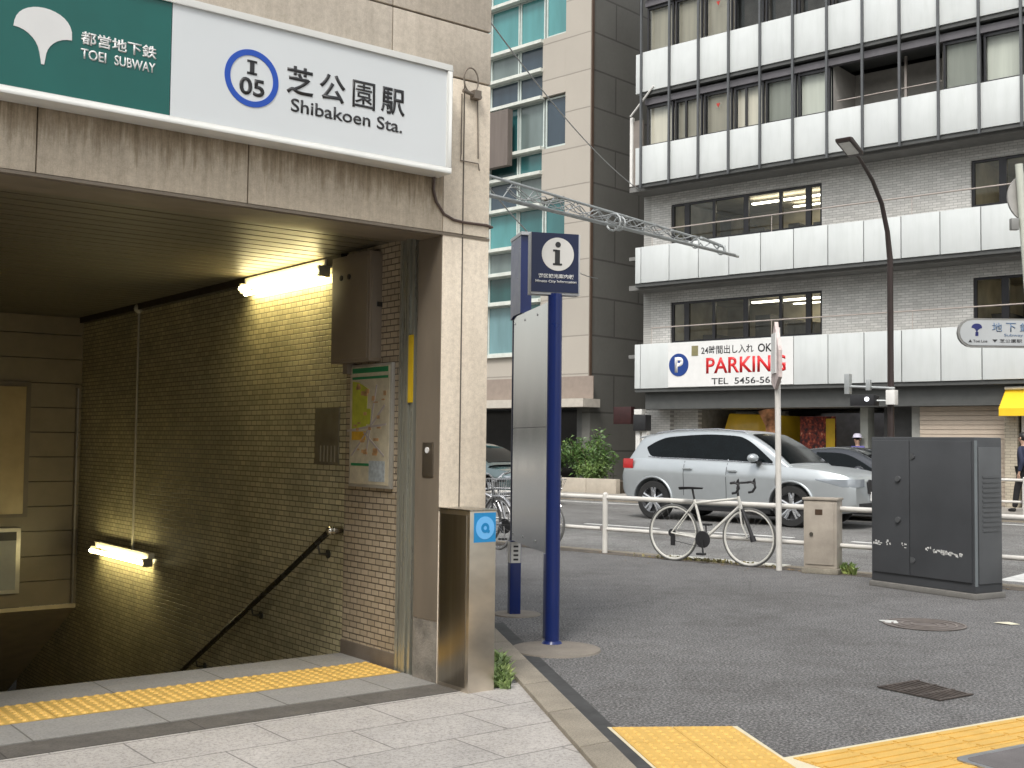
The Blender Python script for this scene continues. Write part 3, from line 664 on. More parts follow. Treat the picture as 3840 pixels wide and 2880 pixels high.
m_soff = pm('soffit grey', (.17, .168, .16), .6)
m_blind = pm('blind beige', (.62, .58, .48), .7, var=.14, scale=2.2, stretch=(4, 1, .2))
m_blind2 = pm('blind grey', (.52, .54, .48), .7, var=.12, scale=2.2, stretch=(4, 1, .2))
m_room = pm('office interior', (.50, .45, .35), .8, var=.35, scale=1.4)
m_roomd = pm('office furniture', (.11, .10, .09), .7, var=.5, scale=2)
m_striplight = emis('office strip light', (1, .93, .75), 5.0)
m_glass = glassmat('window glass', (.80, .83, .82), .9)
m_glassc = glassmat('clear window glass', (.92, .93, .92), .8)
m_rail = pm('pinkish steel rail', (.50, .44, .40), .4, .5)
wb = thing('office_building', 'white banded office building with grey brick and a parking garage below', 'building', 'W', (-13, 27.5, 0))
A0, A1 = -18.41, -1.55
P = .937
def band(z0, z1, a0, name, mull_full=False):
    m = mb(wb); k = 0; a = A0; jr = random.Random(int(z0 * 10))
    if a0 < A0: m.box(a0, A0 - .012, 27.0, 27.08, z0, z1)
    while a < A1:
        m.box(a + .012, a + P - .012, 27.0 + jr.uniform(-.004, .004), 27.08, z0 + jr.uniform(-.004, .004), z1 + jr.uniform(-.004, .004)); a += P
    m.build(name, m_panel, wb, bevel=.006)
    mb(wb).box(a0 + .02, A1 + .3, 27.03, 27.2, z0 + .01, z1 - .01).build('panel_backing', m_mull, wb)
    mb(wb).box(a0 - .02, A1 + .3, 27.04, 27.3, z0 - .10, z0 - .008).build('drip_band', m_dark, wb)
band(2.93, 4.17, -18.6, 'parapet_panels'); band(5.90, 6.92, -18.6, 'parapet_panels')
band(8.73, 9.79, -18.41, 'spandrel_panels'); band(11.35, 12.49, -18.41, 'spandrel_panels'); band(14.2, 15.3, -18.41, 'spandrel_panels')
for z0, z1 in ((8.73, 9.79), (11.35, 12.49)):
    mb(wb).box(-18.66, -18.47, 27.06, 27.3, z0, z1).build('corner_panel', m_panel, wb, bevel=.006)
# ground level beam over the garage
mb(wb).box(-18.4, A1 + .3, 27.25, 28.4, 2.36, 2.925).build('garage_beam', m_dark, wb)
# recessed balcony storeys: brick wall at b = 27.95
BW = 27.95
def brickwall(z0, z1, wins):
    m = mb(wb); a = -18.95
    for w0, w1, h0, h1 in wins:
        m.box(a, w0, BW, BW + .25, z0, z1); m.box(w0, w1, BW, BW + .25, z0, h0); m.box(w0, w1, BW, BW + .25, h1, z1); a = w1
    m.box(a, A1 + .3, BW, BW + .25, z0, z1); m.build('brick_wall', m_brick, wb)
    s = mb(wb); s.box(-18.953, -18.7, BW - .002, BW + .2, z0, z1); s.build('drainpipe_recess', m_brick_y, wb)
W1 = [(-18.03, -13.40, 4.25, 5.42), (-9.55, -5.6, 4.25, 5.42)]
W2 = [(-18.03, -13.40, 7.10, 8.24), (-9.58, -5.6, 7.10, 8.24)]
brickwall(3.95, 5.80, W1); brickwall(6.75, 8.60, W2)
for z in (5.74, 8.57): mb(wb).box(-18.95, A1 + .3, 27.2, BW + .2, z, z + .14).build('balcony_soffit', m_soff, wb)
for z in (3.9, 6.7): mb(wb).box(-18.95, A1 + .3, 27.2, BW + .2, z - .1, z).build('balcony_floor', m_soff, wb)
def ribbon(w0, w1, h0, h1, xs, seed):
    rnd = random.Random(seed)
    w = mb(wb); w.box(w0, w1, BW + .06, BW + .13, h0, h0 + .07); w.box(w0, w1, BW + .06, BW + .13, h1 - .06, h1)
    for x, wd in xs: w.box(x - wd / 2, x + wd / 2, BW + .055, BW + .14, h0 + .07, h1 - .06)
    fr = w.build('window', m_frame, wb)
    gx = [w0] + [x for x, _ in xs[1:-1]] + [w1]
    for i in range(len(gx) - 1): mb(wb).quad((gx[i] + .02, BW + .1, h0 + .05), (gx[i + 1] - .02, BW + .1, h0 + .05), (gx[i + 1] - .02, BW + .1, h1 - .05), (gx[i] + .02, BW + .1, h1 - .05)).build('pane', m_glass, fr)
    rm = mb(wb); d = 3.2
    rm.quad((w0, BW + d, h0 - .6), (w1, BW + d, h0 - .6), (w1, BW + d, h1 + .15), (w0, BW + d, h1 + .15))
    rm.quad((w0, BW + .2, h1 + .15), (w1, BW + .2, h1 + .15), (w1, BW + d, h1 + .15), (w0, BW + d, h1 + .15))
    rm.quad((w0, BW + .2, h0 - .6), (w1, BW + .2, h0 - .6), (w1, BW + d, h0 - .6), (w0, BW + d, h0 - .6))
    rm.quad((w0, BW + .2, h0 - .6), (w0, BW + d, h0 - .6), (w0, BW + d, h1 + .15), (w0, BW + .2, h1 + .15)); rm.quad((w1, BW + .2, h0 - .6), (w1, BW + d, h0 - .6), (w1, BW + d, h1 + .15), (w1, BW + .2, h1 + .15))
    rm.build('office_room', m_room, wb)
    fu = mb(wb); a = w0 + .2
    while a < w1 - .5:
        wd = rnd.uniform(.3, .9); fu.box(a, min(a + wd, w1 - .1), BW + rnd.uniform(.5, 2.2), BW + 2.9, h0 - .55, h0 + rnd.uniform(.1, .75)); a += wd + rnd.uniform(.05, .6)
    fu.build('office_furniture', m_roomd, wb)
    L = mb(wb); L.box(w0 + .62 * (w1 - w0) - 1.0, w1 - .15, BW + 1.3, BW + 1.42, h1 - .02, h1 + .02); L.box(w0 + .55 * (w1 - w0), w1 - .5, BW + 2.5, BW + 2.6, h1 + .02, h1 + .05)
    L.build('strip_light', m_striplight, wb)
for hh, sd in ((W1, 3), (W2, 8)):
    w0, w1, h0, h1 = hh[0]; ribbon(w0, w1, h0, h1, [(w0 + .03, .08), (w0 + .50, .16), (w0 + 1.38, .09), (w0 + 2.38, .15), (w0 + 3.42, .09), (w0 + 4.22, .15), (w1 - .03, .08)], sd)
    w0, w1, h0, h1 = hh[1]; ribbon(w0, w1, h0, h1, [(w0 + .03, .08), (w0 + .72, .17), (w0 + 1.6, .09), (w0 + 2.6, .15), (w1 - .03, .08)], sd + 1)
for z in (4.66, 7.44):
    m = mb(wb); m.cyl((-18.3, 27.4, z), (A1, 27.4, z), .018)
    a = -18.3
    while a < A1: m.cyl((a, 27.4, z - .75), (a, 27.4, z), .009, n=6); a += 3.75
    m.build('balcony_rail', m_rail, wb)
# upper storeys: curtain wall with one window part per bay
def bay(a, z0, z1, kind):
    w = mb(wb); y = 27.22
    w.box(a + .03, a + .075, y, y + .07, z0, z1); w.box(a + P - .075, a + P - .03, y, y + .07, z0, z1)
    w.box(a + .075, a + P - .075, y, y + .07, z0, z0 + .07); w.box(a + .075, a + P - .075, y, y + .07, z1 - .08, z1)
    if kind == 's': w.box(a + .36, a + .41, y, y + .07, z0 + .09, z1 - .08)
    f = w.build('window', m_frame, wb)
    mb(wb).quad((a + .08, y + .05, z0 + .06), (a + P - .08, y + .05, z0 + .06), (a + P - .08, y + .05, z1 - .05), (a + .08, y + .05, z1 - .05)).build('pane', m_glassc, f)
    if kind in 'bs': mb(wb).quad((a + .06, y + .16, z0 + .02), (a + P - .06, y + .16, z0 + .02), (a + P - .06, y + .16, z1), (a + .06, y + .16, z1)).build('blind', m_blind if (int(a * 7) % 3) else m_blind2, f)
    if kind == 'r' or kind == 'd': mb(wb).quad((a + .06, y + .5, z0 + .02), (a + P - .06, y + .5, z0 + .02), (a + P - .06, y + .5, z1), (a + .06, y + .5, z1)).build('blind', m_roomd, f)
def rows(z0, z1, head, kinds):
    for k, kd in enumerate(kinds):
        a = A0 + k * P
        if kd != 'o': bay(a, z0, z1, kd)
    mb(wb).box(A0, A1, 27.15, 27.32, z1 + .002, head).build('window_head', pm('head purple grey', (.11, .105, .115), .5), wb)
rows(9.81, 11.0, 11.18, 'bsbsbbooobbbbbbbbb'); rows(12.51, 13.85, 14.03, 'bbbdddddbbbbbbbbbb')
# open loggia in the third storey, between the bays
lg = mb(wb); a0 = A0 + 6 * P; a1 = A0 + 9 * P
lg.quad((a0, 28.6, 9.81), (a1, 28.6, 9.81), (a1, 28.6, 11.1), (a0, 28.6, 11.1)); lg.quad((a0 + .02, 27.3, 9.81), (a0 + .02, 28.6, 9.81), (a0 + .02, 28.6, 11.1), (a0 + .02, 27.3, 11.1)); lg.quad((a1 - .02, 27.3, 9.81), (a1 - .02, 28.6, 9.81), (a1 - .02, 28.6, 11.1), (a1 - .02, 27.3, 11.1))
lg.build('loggia_wall', pm('loggia grey', (.42, .40, .37), .7, var=.1), wb)
mb(wb).cyl((a0 + .1, 27.35, 10.12), (a1 - .05, 27.35, 10.12), .016).build('loggia_rail', m_rail, wb)
mb(wb).box(a0 + 1.62, a0 + 1.68, 27.9, 27.96, 9.8, 11.1).build('loggia_post', m_rail, wb)
k = 0; a = A0
while a < A1 + .1:
    mb(wb).box(a - .028, a + .028, 26.93, 26.998, 8.6, 16).build('mullion', m_mull, wb); a += P
for a, z in ((A0 + 2 * P + .45, 10.62), (A0 + 2 * P + .45, 13.45)):
    o = mb(wb).prism([(a - .06, z + .05), (a + .06, z + .05), (a, z - .07)], 1, 27.255, 27.262).build('rescue_marker', pm('marker red', (.45, .03, .02), .4), wb)
core = mb(wb); core.box(-18.6, -1.2, 31.3, 40, 2.9, 16); core.box(-18.9, -18.6, 28.22, 40, 0, 16); core.box(-18.6, -1.2, 28.65, 31.4, 8.66, 8.74); core.box(-18.35, -1.2, 27.7, 28.6, 11.2, 11.33); core.box(-18.6, -1.2, 27.1, 40, 16, 16.3); core.box(-1.35, -1.2, 27.3, 40, 0, 16); core.box(-18.35, -1.2, 27.75, 28.6, 8.76, 9.8)
core.box(-18.35, -13, 27.8, 28.6, 9.8, 11.2); core.box(-9.9, -1.2, 27.8, 28.6, 9.8, 11.2); core.box(-18.35, -1.2, 27.8, 28.6, 12.4, 16)
core.build('building_core', m_dark, wb)
# ground storey
gs = mb(wb); gs.box(-18.95, -18.0, 27.9, 28.3, .045, 2.36); gs.build('brick_pier', m_brick, wb)
mb(wb).box(-18.0, -17.2, 28.1, 28.3, .045, 2.36).build('brick_pier', m_brick, wb)
mb(wb).box(-17.2, -15.6, 30.2, 30.4, .045, 2.36).build('garage_side_wall', m_brick, wb)
gi = mb(wb); gi.box(-17.2, -11.2, 34, 34.1, .045, 2.5); gi.box(-17.3, -17.2, 28.3, 34, .045, 2.5); gi.box(-17.2, -11.2, 28.4, 34, 2.5, 2.6)
gi.build('garage_interior', pm('garage interior', (.24, .235, .21), .8, var=.3), wb)
mb(wb).box(-14.7, -12.2, 30.6, 30.7, 1.35, 2.3).build('garage_shutter_box', pm('garage shutter', (.20, .20, .21), .6, var=.2), wb)
mb(wb).box(-14.6, -12.1, 30.5, 30.6, .05, 1.3).build('garage_back_door', pm('garage door olive', (.13, .13, .09), .6, var=.25), wb)
mb(wb).cyl((-15.2, 29.2, 2.47), (-13.6, 29.2, 2.47), .04).cyl((-13.8, 30, 2.47), (-12.5, 30, 2.47), .04).build('garage_tube_light', emis('garage tube', (.9, .93, 1), 1.2), wb)
mb(wb).box(-12.35, -12.15, 27.9, 28.3, .045, 2.36).build('garage_column', pm('column grey', (.33, .34, .31), .6), wb)
mb(wb).box(-11.75, -10.95, 27.95, 28.2, .045, 2.36).build('dark_door', pm('dark door', (.045, .045, .045), .4, var=.3), wb)
mb(wb).box(-10.95, -10.72, 27.7, 28.2, .045, 2.36).build('shutter_pier', pm('pier grey', (.30, .30, .28), .6), wb)
shm = pm('beige shutter', (.50, .42, .34), .5, var=.06)
sm = mb(wb)
z = .05
while z < 2.30: sm.box(-10.72, -8.62, 27.62, 27.645, z, z + .098); sm.box(-10.72, -8.62, 27.65, 27.67, z, z + .11); z += .11
sm.build('roller_shutter', shm, wb)
mb(wb).box(-8.62, -8.35, 27.2, 28.2, .045, 2.36).build('brick_pier', brick('tan brick pier', (.50, .44, .34), (.44, .39, .30), (.25, .22, .18), .2, .065, 'x', .006, .6, .5), wb)
mb(wb).box(-8.3, -1.3, 28.0, 28.2, .045, 2.36).build('dark_shopfront', m_blk, wb)
mb(wb).box(-8.28, -8.05, 27.3, 27.55, .045, 2.36).build('white_column', m_offw, wb)
# parking lettering on the first parapet
pk = thing('parking_sign', 'parking company lettering with blue P disc on the lowest white band', 'sign', 'W', (-15.7, 26.99, 3.0))
mb(pk).box(A0 + P - .004, A0 + 5 * P + .004, 26.98, 26.996, 2.945, 4.16).build('sign_board', m_white, pk)
FY = 26.98
mb(pk).lathe([(0, FY - .012), (.31, FY - .012), (.31, FY)], 'y', (-17.13, 0, 3.55), 40).build('blue_disc', pm('parking blue', (.01, .045, .22), .35, var=.05), pk)
text('P', m_white, pk, -17.25, -16.98, 3.34, 3.76, FY - .012, bold=.04)
m_red = pm('parking red', (.62, .015, .02), .4, var=.05)
text('PARKING', m_red, pk, -16.27, -13.93, 3.28, 3.71, FY, bold=.02)
text('24時間出し入れ', m_ink, pk, -16.42, -14.85, 3.80, 4.03, FY, bold=.012)
text('OK', m_ink, pk, -14.72, -14.32, 3.80, 4.02, FY, bold=.02)
text('TEL  5456-5632', m_ink, pk, -16.1, -14.05, 2.99, 3.16, FY, bold=.012)
mb(pk).box(-16.72, -16.52, FY - .01, FY, 3.78, 4.05).build('lock_symbol', pm('olive symbol', (.22, .20, .10), .5), pk)
# downpipe and bracket at the left corner
dp = thing('duct', 'pale vertical duct beside the left edge of the white building', 'duct', 'W', (-18.9, 27.3, 8.8))
mb(dp).box(-18.95, -18.86, 27.2, 27.3, 8.75, 10.75).build('duct_face', m_offw, dp)
mb(dp).box(-18.86, -18.55, 27.26, 27.34, 8.75, 10.65).build('duct_side', pm('duct brown grey', (.22, .19, .17), .6), dp)
mb(dp).cyl((-18.86, 27.1, 10.75), (-18.0, 26.98, 11.45), .03).build('stay', m_offw, dp)
# small things at street level of the building
def panelthing(name, lab, cat, a, b, z0, w, h, mat, d=.08, extra=None):
    t = thing(name, lab, cat, 'W', (a, b, z0)); mb(t).box(a, a + w, b, b + d, z0, z0 + h).build('board', mat, t, bevel=.008); return t
m_bann, _n, _p = newmat('garage poster')
_n.links.new(ramp(_n, noise(_n, coords(_n, (1, 1, .8)), 9, 5, .7), [(.40, (.02, .006, .006, 1)), (.50, (.16, .015, .01, 1)), (.60, (.45, .08, .03, 1)), (.68, (.7, .45, .3, 1))]), _p.inputs['Base Color'])
t = panelthing('poster_board', 'tall poster board with dark red picture in the garage', 'poster', -14.35, 28.6, .5, 1.0, 1.66, m_bann)
mb(t).box(-13.60, -13.35, 28.59, 28.601, .55, 2.1).build('yellow_edge', pm('poster yellow', (.62, .40, .01), .5), t)
t = thing('van', 'yellow kei van parked inside the dark garage', 'van', 'W', (-16.2, 30, 0))
vb = mb(t); vb.prism([(-16.75, .3), (-15.15, .3), (-15.15, 1.6), (-15.3, 2.22), (-16.6, 2.27), (-16.75, 1.8)], 1, 28.75, 32); vb.build('body', pm('van ochre', (.72, .46, .02), .35, var=.2, scale=2, coat=.3), t, bevel=.05)
mb(t).prism([(-16.65, 1.25), (-15.25, 1.25), (-15.35, 1.70), (-16.55, 1.72)], 1, 28.72, 28.76).build('windscreen', m_blk, t)
mb(t).box(-16.7, -16.5, 28.72, 28.76, .85, 1.05).box(-15.4, -15.2, 28.72, 28.76, .85, 1.05).build('headlight', m_offw, t)
for a in (-16.55, -15.35): mb(t).cyl((a - .09, 29.6, .34), (a + .09, 29.6, .34), .3, n=20).build('wheel', m_black, t)
t = thing('banner', 'orange and white patterned hanging banner beside the yellow van', 'banner', 'W', (-15.2, 28.3, .6))
mb(t).prism([(-15.42, 2.3), (-14.95, 2.42), (-14.78, 2.3), (-14.83, .9), (-15.1, .85), (-15.2, 1.9)], 1, 28.28, 28.31).build('cloth', pm('banner orange', (.62, .28, .14), .7, var=.75, scale=5), t)
mb(t).cyl((-15.45, 28.3, 2.43), (-14.7, 28.3, 2.43), .015).build('rod', m_blk, t)
t = panelthing('sign_box', 'dark red sign box hanging left of the white building corner', 'sign', -19.75, 27.6, 1.95, .62, .5, pm('dark maroon', (.035, .010, .010), .45, var=.3), .2)
t = thing('parking_meter_box', 'black ticket machine with white lamp at the garage corner', 'ticket machine', 'W', (-18.6, 27.3, .05))
mb(t).box(-18.78, -18.36, 27.2, 27.5, 1.75, 2.2).build('head', m_blk, t, bevel=.02); mb(t).box(-18.76, -18.5, 27.22, 27.42, 2.21, 2.36).build('lamp', m_offw, t); mb(t).box(-18.76, -18.62, 27.3, 27.45, .05, 1.75).build('leg', m_offw, t); mb(t).box(-18.55, -18.38, 27.3, 27.45, .05, 1.75).build('leg', m_offw, t)
# yellow awning
t = thing('awning', 'small yellow canvas awning on the wall at the far right', 'awning', 'W', (-8.3, 27, 2.05))
mb(t).prism([(27.25, 2.72), (26.75, 2.27), (26.75, 2.10), (26.77, 2.10), (26.77, 2.25), (27.25, 2.68)], 0, -8.6, -7.6).build('canopy', pm('awning yellow', (.82, .53, .015), .6, var=.08, scale=3), t)
mb(t).prism([(27.25, 2.72), (26.75, 2.27), (26.75, 2.12), (27.25, 2.12)], 0, -8.602, -8.59).build('side_flap', pm('awning yellow', (.85, .55, .02)), t)
mb(t).cyl((-8.6, 27.2, 2.74), (-7.6, 27.2, 2.74), .04).build('roller', m_offw, t)

# ---------------------------------------------------------------- tan building
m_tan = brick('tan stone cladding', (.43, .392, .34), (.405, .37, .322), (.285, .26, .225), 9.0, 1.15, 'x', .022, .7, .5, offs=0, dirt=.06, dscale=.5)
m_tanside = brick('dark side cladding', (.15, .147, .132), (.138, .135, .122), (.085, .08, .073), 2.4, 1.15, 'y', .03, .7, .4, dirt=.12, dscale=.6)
CA, CB = -21.94, 26.6
tb = thing('apartment_building', 'tan stone clad building with teal glazed bays and a dark side wall', 'building', 'T', (CA, CB, 0))
bodyt = mb(tb)
TW = []   # windows cut: drawn proud, in real recesses
# solid wall pieces: right strip, and spandrels between the glazed bays
bodyt.box(-22.95, CA, CB, CB + .4, 2.7, 24)
zc = [(4.1, 2.7, -25.45)]
fl = [(10.52, 12.06), (8.85, 8.87)]
# the wide windows reach a=-22.98, the narrow glazed column stops at -23.9
wide = [(14.0, 16.2), (10.53 - .0, 12.15), (7.3, 8.92)]
z = 2.7
cuts = sorted((a, b) for a, b in ((14.0, 16.6), (10.5, 12.15), (7.3, 8.92), (18.4, 20.6)))
for z0, z1 in cuts:
    bodyt.box(-23.9, -22.952, CB, CB + .4, z, z0); z = z1
bodyt.box(-23.9, -22.952, CB, CB + .4, z, 24)
bodyt.box(-50, -23.9, CB, CB + .4, 2.7, 4.12); bodyt.box(-50, -23.9, CB, CB + .4, 21, 24)
bodyt.box(-33, -30.2, CB, CB + .4, 4.12, 21); bodyt.box(-50, -38, CB, CB + .4, 4.12, 21)
bodyt.build('front_wall', m_tan, tb)
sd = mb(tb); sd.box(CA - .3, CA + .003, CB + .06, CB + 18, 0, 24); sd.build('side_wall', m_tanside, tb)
mb(tb).box(CA - .001, CA + .04, CB + .003, CB + .1, 2.5, 24).build('corner_trim', pm('brown trim', (.10, .065, .045), .5), tb)
mb(tb).box(-50, CA + .2, CB - .5, CB + .3, 2.45, 2.695).build('canopy_slab', pm('canopy beige', (.50, .46, .40), .6), tb)
mb(tb).box(-50, CA + .2, CB - .03, CB - .002, 2.70, 3.38).build('canopy_parapet', pm('tan brown', (.27, .22, .185), .7, var=.1), tb)
mb(tb).box(-50, CA - .3, CB + 6, CB + 6.2, 0, 24).box(-50, CA - .3, CB + .4, CB + 6, 23.8, 24).build('rear_core', m_dark, tb)
mb(tb).box(-50, CA - .3, CB + 2.2, CB + 2.3, 0, 2.45).build('ground_floor_glass', pm('dark glazing', (.02, .02, .02), .1), tb)
for a in (-22.3, -24.9, -27.5, -31, -35, -39): mb(tb).box(a - .25, a + .25, CB + .2, CB + .7, 0, 2.45).build('column', pm('column dark grey', (.10, .10, .095), .6), tb)
m_teal = [pm('teal glass %d' % i, c, .12, var=.22, scale=.8, spec=.7, stretch=(2.5, 1, .5)) for i, c in enumerate(((.075, .245, .25), (.035, .13, .135), (.035, .055, .075), (.14, .25, .27), (.02, .07, .07), (.13, .165, .16)))]
m_lfr = pm('pale teal frame', (.50, .56, .53), .4)
def glaz(a0, a1, z0, z1, mi, fr=.05):
    w = mb(tb); y = CB + .12
    w.box(a0, a1, y, y + .06, z0, z0 + fr); w.box(a0, a1, y, y + .06, z1 - fr, z1); w.box(a0, a0 + fr, y, y + .06, z0 + fr, z1 - fr); w.box(a1 - fr, a1, y, y + .06, z0 + fr, z1 - fr)
    f = w.build('window', m_lfr, tb)
    mb(tb).box(a0 + fr, a1 - fr, y + .035, y + .05, z0 + fr, z1 - fr).build('pane', m_teal[mi % 6], f)
cols = [-23.9, -25.0, -26.3, -27.6, -28.9, -30.2]
hz = [4.12, 5.78, 6.72, 7.53, 8.78, 9.78, 10.55, 12.14, 13.02, 13.93, 15.5, 17, 18.4, 19.6, 21]
pat = {0: [0, 3, 4, 2], 1: [5, 4, 1, 2], 2: [2, 5, 4, 1], 3: [1, 0, 0, 3], 4: [5, 2, 1, 0], 5: [1, 4, 5, 2], 6: [5, 1, 0, 3], 7: [2, 2, 1, 5], 8: [2, 5, 2, 1], 9: [0, 0, 3, 1], 10: [1, 0, 2, 4]}
rr_ = random.Random(9)
for j in range(len(hz) - 1):
    for i in range(5):
        mi = pat.get(j, [0])[i] if i < len(pat.get(j, [0])) else rr_.randrange(6)
        glaz(cols[i + 1] + .02, cols[i] - .02, hz[j] + .06, hz[j + 1] - .04, mi)
for z0, z1 in cuts:
    glaz(-23.86, -22.99, z0 + .04, z1 - .04, 0 if z0 > 12 else (2 if z0 > 10 else 1))
for a0, a1 in ((-35.4, -33.05), (-37.9, -35.45)):
    for j in range(0, len(hz) - 2, 2): glaz(a0, a1, hz[j] + .1, hz[j + 1] + .5, rr_.randrange(6))
for z in hz: mb(tb).box(-30.2, -23.88, CB - .12, CB + .1, z - .05, z + .05).build('sill', pm('pale sill', (.60, .62, .57), .5), tb)
t = thing('air_conditioning_screen', 'brown louvred box on the teal windows of the tan building', 'louvre', 'T', (-25.6, CB - .2, 10.1))
mb(t).box(-26.6, -25.05, CB - .35, CB - .13, 10.15, 11.95).build('louvre_box', pm('brown louvre', (.145, .12, .105), .6, var=.15, scale=8, stretch=(1, 1, .1)), t)

# unseen office block added behind the camera to fill reflections in car glass and steel
nb = thing('office_building', 'plain grey office block added unseen behind the camera for car window reflections', 'building', 'W', (-4, -16, 0))
nw = mb(nb); nw.box(-34, 26, -28, -16.4, 0, 17); nw.build('wall', pm('near block render', (.30, .29, .27), .7, var=.1, scale=.5), nb)
for fl_ in range(5):
    f_ = mb(nb); f_.box(-33, 25, -16.4, -16.34, 1.2 + fl_ * 3.3, 3.1 + fl_ * 3.3); w_ = f_.build('window', m_frame, nb)
    q_ = mb(nb)
    for k_ in range(29): q_.box(-32.9 + k_ * 2, -31.05 + k_ * 2, -16.34, -16.32, 1.3 + fl_ * 3.3, 3.0 + fl_ * 3.3)
    q_.build('panes', pm('near block glass', (.06, .075, .08), .06, var=.3, scale=.4), w_)
# a neighbour further left and buildings closing the street at the far right, seen in reflections and from the side
def block(name, lab, fr, a0, a1, b0, b1, h, c, rows_, cols_):
    t = thing(name, lab, 'building', fr, ((a0 + a1) / 2, b0, 0))
    mb(t).box(a0, a1, b0, b1, 0, h).build('wall', pm(name + lab[:9], c, .7, var=.08, scale=.6), t)
    return t

# ---------------------------------------------------------------- utility arm and pole, wires
m_galv = pm('galvanised steel', (.42, .44, .44), .45, .6, var=.15)
up = thing('utility_pole', 'concrete utility pole with a long lattice arm reaching over the road', 'utility pole', 'W', (-11.3, 11.55, 0))
mb(up).cyl((-11.3, 11.55, 0), (-11.3, 11.55, 9.5), .17, .12, 20).build('pole', pm('pole concrete', (.36, .35, .33), .8), up, smooth=True)
ar = mb(up); aa = -11.12
def P5(b, dz=0, da=0): return (aa - .18 * (1 - (b - 12.7) / 6.9) + da, b, 5.02 + dz)
ar.cyl(P5(11.6, .0), P5(19.6, -.02), .026); ar.cyl(P5(11.6, -.02, .12), P5(19.3, -.04, .12), .022); ar.cyl(P5(11.6, .32), P5(18.7, .13), .022)
b = 12.9; k = 0
while b < 18.6:
    tp_ = .30 - .17 * (b - 12.8) / 5.9; tn = .30 - .17 * (b + .25 - 12.8) / 5.9
    ar.cyl(P5(b, 0), P5(b + .25, tn), .009, n=6); ar.cyl(P5(b + .25, tn), P5(b + .5, 0), .009, n=6); ar.cyl(P5(b, 0), P5(b + .25, -.02, .12), .008, n=6); b += .5
ar.build('lattice_arm', m_galv, up)
cw = mb(up)
for b_, s_ in ((15.45, 1.0), (15.62, .8), (18.0, .6), (18.9, .6)):
    cw.tube([(aa + .04 + .14 * s_ * math.cos(u / 12 * 6.283), b_, 5.03 + .14 * s_ * math.sin(u / 12 * 6.283)) for u in range(12)], .018, 6, True)
cw.cyl(P5(18.3, .16), P5(19.1, .10), .03); cw.cyl(P5(19.1, -.0), P5(19.1, .1), .02)
cw.build('clamp', m_galv, up)
rr_ = random.Random(2)
cc = mb(up)
for q in range(4):
    ph = rr_.random() * 6; pts_ = []
    b = 12.8
    while b < 18.2 - q * .4:
        u = b * (5 + q) + ph; pts_.append((aa + .05 + .055 * math.cos(u), b, 5.10 + .065 * math.sin(u) - .01 * q)); b += .12
    cc.tube(pts_, .009, 5)
cc.build('cable_bundle', pm('grey cable', (.30, .31, .31), .5), up, smooth=True)
def wire(p0, p1, sag, lab, r=.012, c=(.30, .31, .31)):
    p0, p1 = Vector(p0), Vector(p1); o = p0
    pts_ = [p0.lerp(p1, u / 16) - Vector((0, 0, sag * 4 * (u / 16) * (1 - u / 16))) - o for u in range(17)]
    w = MB().tube(pts_, r, 6).build('overhead_wire', pm('wire grey', c, .5), smooth=True); w.location = o; tag(w, lab, 'wire')
wp = lambda a, b, z: tuple(wor('W', a, b, z))
wire(wp(-11.3, 11.55, 8.3), wp(-18.6, 27.2, 8.6), .35, 'thin wire sagging from the utility pole to the white building corner')
wire(wp(-11.3, 11.55, 5.9), wp(-20.5, 27.8, 6.3), .5, 'thin wire running over the road towards the tan building')

# ---------------------------------------------------------------- street lamp
sl_ = thing('street_lamp', 'tall dark brown street lamp with a curved arm over the road', 'street lamp', 'W', (-10.23, 24.7, .045))
m_brown = pm('dark brown paint', (.035, .024, .022), .4, var=.1)
dl = .7
pts_ = [(-9.93, 24.7, .045), (-9.93, 24.7, 2.6)]
mb(sl_).tube([(-10.23, 24.7, .045), (-10.23, 24.7, 5.5), (-10.23, 24.56, 6.11), (-10.23, 24.26, 6.68), (-10.23, 23.78, 7.10), (-10.23, 23.4, 7.31), (-10.23, 23.08, 7.47), (-10.23, 22.85, 7.54)], [.075, .065, .055, .05, .045, .04, .035, .03], 14).build('pole', m_brown, sl_, smooth=True)
hd_ = mb(sl_); hd_.prism([(22.95, 7.46), (22.95, 7.55), (22.42, 7.74), (22.3, 7.73), (22.32, 7.66)], 0, -10.40, -10.06); hd_.build('lamp_head', m_brown, sl_, bevel=.02)
mb(sl_).prism([(22.82, 7.50), (22.38, 7.655), (22.37, 7.635), (22.81, 7.48)], 0, -10.35, -10.11).build('lens', pm('lamp lens', (.6, .6, .58), .3), sl_)
sc_ = thing('traffic_camera', 'grey camera and small signal boxes clamped to the lamp pole', 'camera', 'W', (-9.95, 24.5, 2.3))
c_ = mb(sc_); c_.cyl((-10.9, 24.55, 2.72), (-9.9, 24.6, 2.66), .03); c_.cyl((-10.55, 24.4, 2.4), (-9.9, 24.6, 2.38), .025); c_.build('bracket_arm', m_galv, sc_)
mb(sc_).box(-11.0, -10.88, 24.45, 24.6, 2.55, 3.0).box(-10.5, -10.40, 24.45, 24.55, 2.62, 2.86).build('antenna', m_galv, sc_, bevel=.01)
mb(sc_).box(-10.80, -10.25, 24.3, 24.6, 2.28, 2.52).build('box', m_blk, sc_, bevel=.01)
mb(sc_).lathe([(0, 24.27), (.05, 24.27), (.05, 24.3)], 'y', (-10.4, 0, 2.42), 20).build('lens', emis('signal white', (.9, .92, 1), .6), sc_)
mb(sc_).box(-10.03, -9.83, 24.42, 24.62, 2.3, 2.62).build('clamp_box', m_offw, sc_, bevel=.01)
sc_.location += wor('W', -.22, .05, 0)

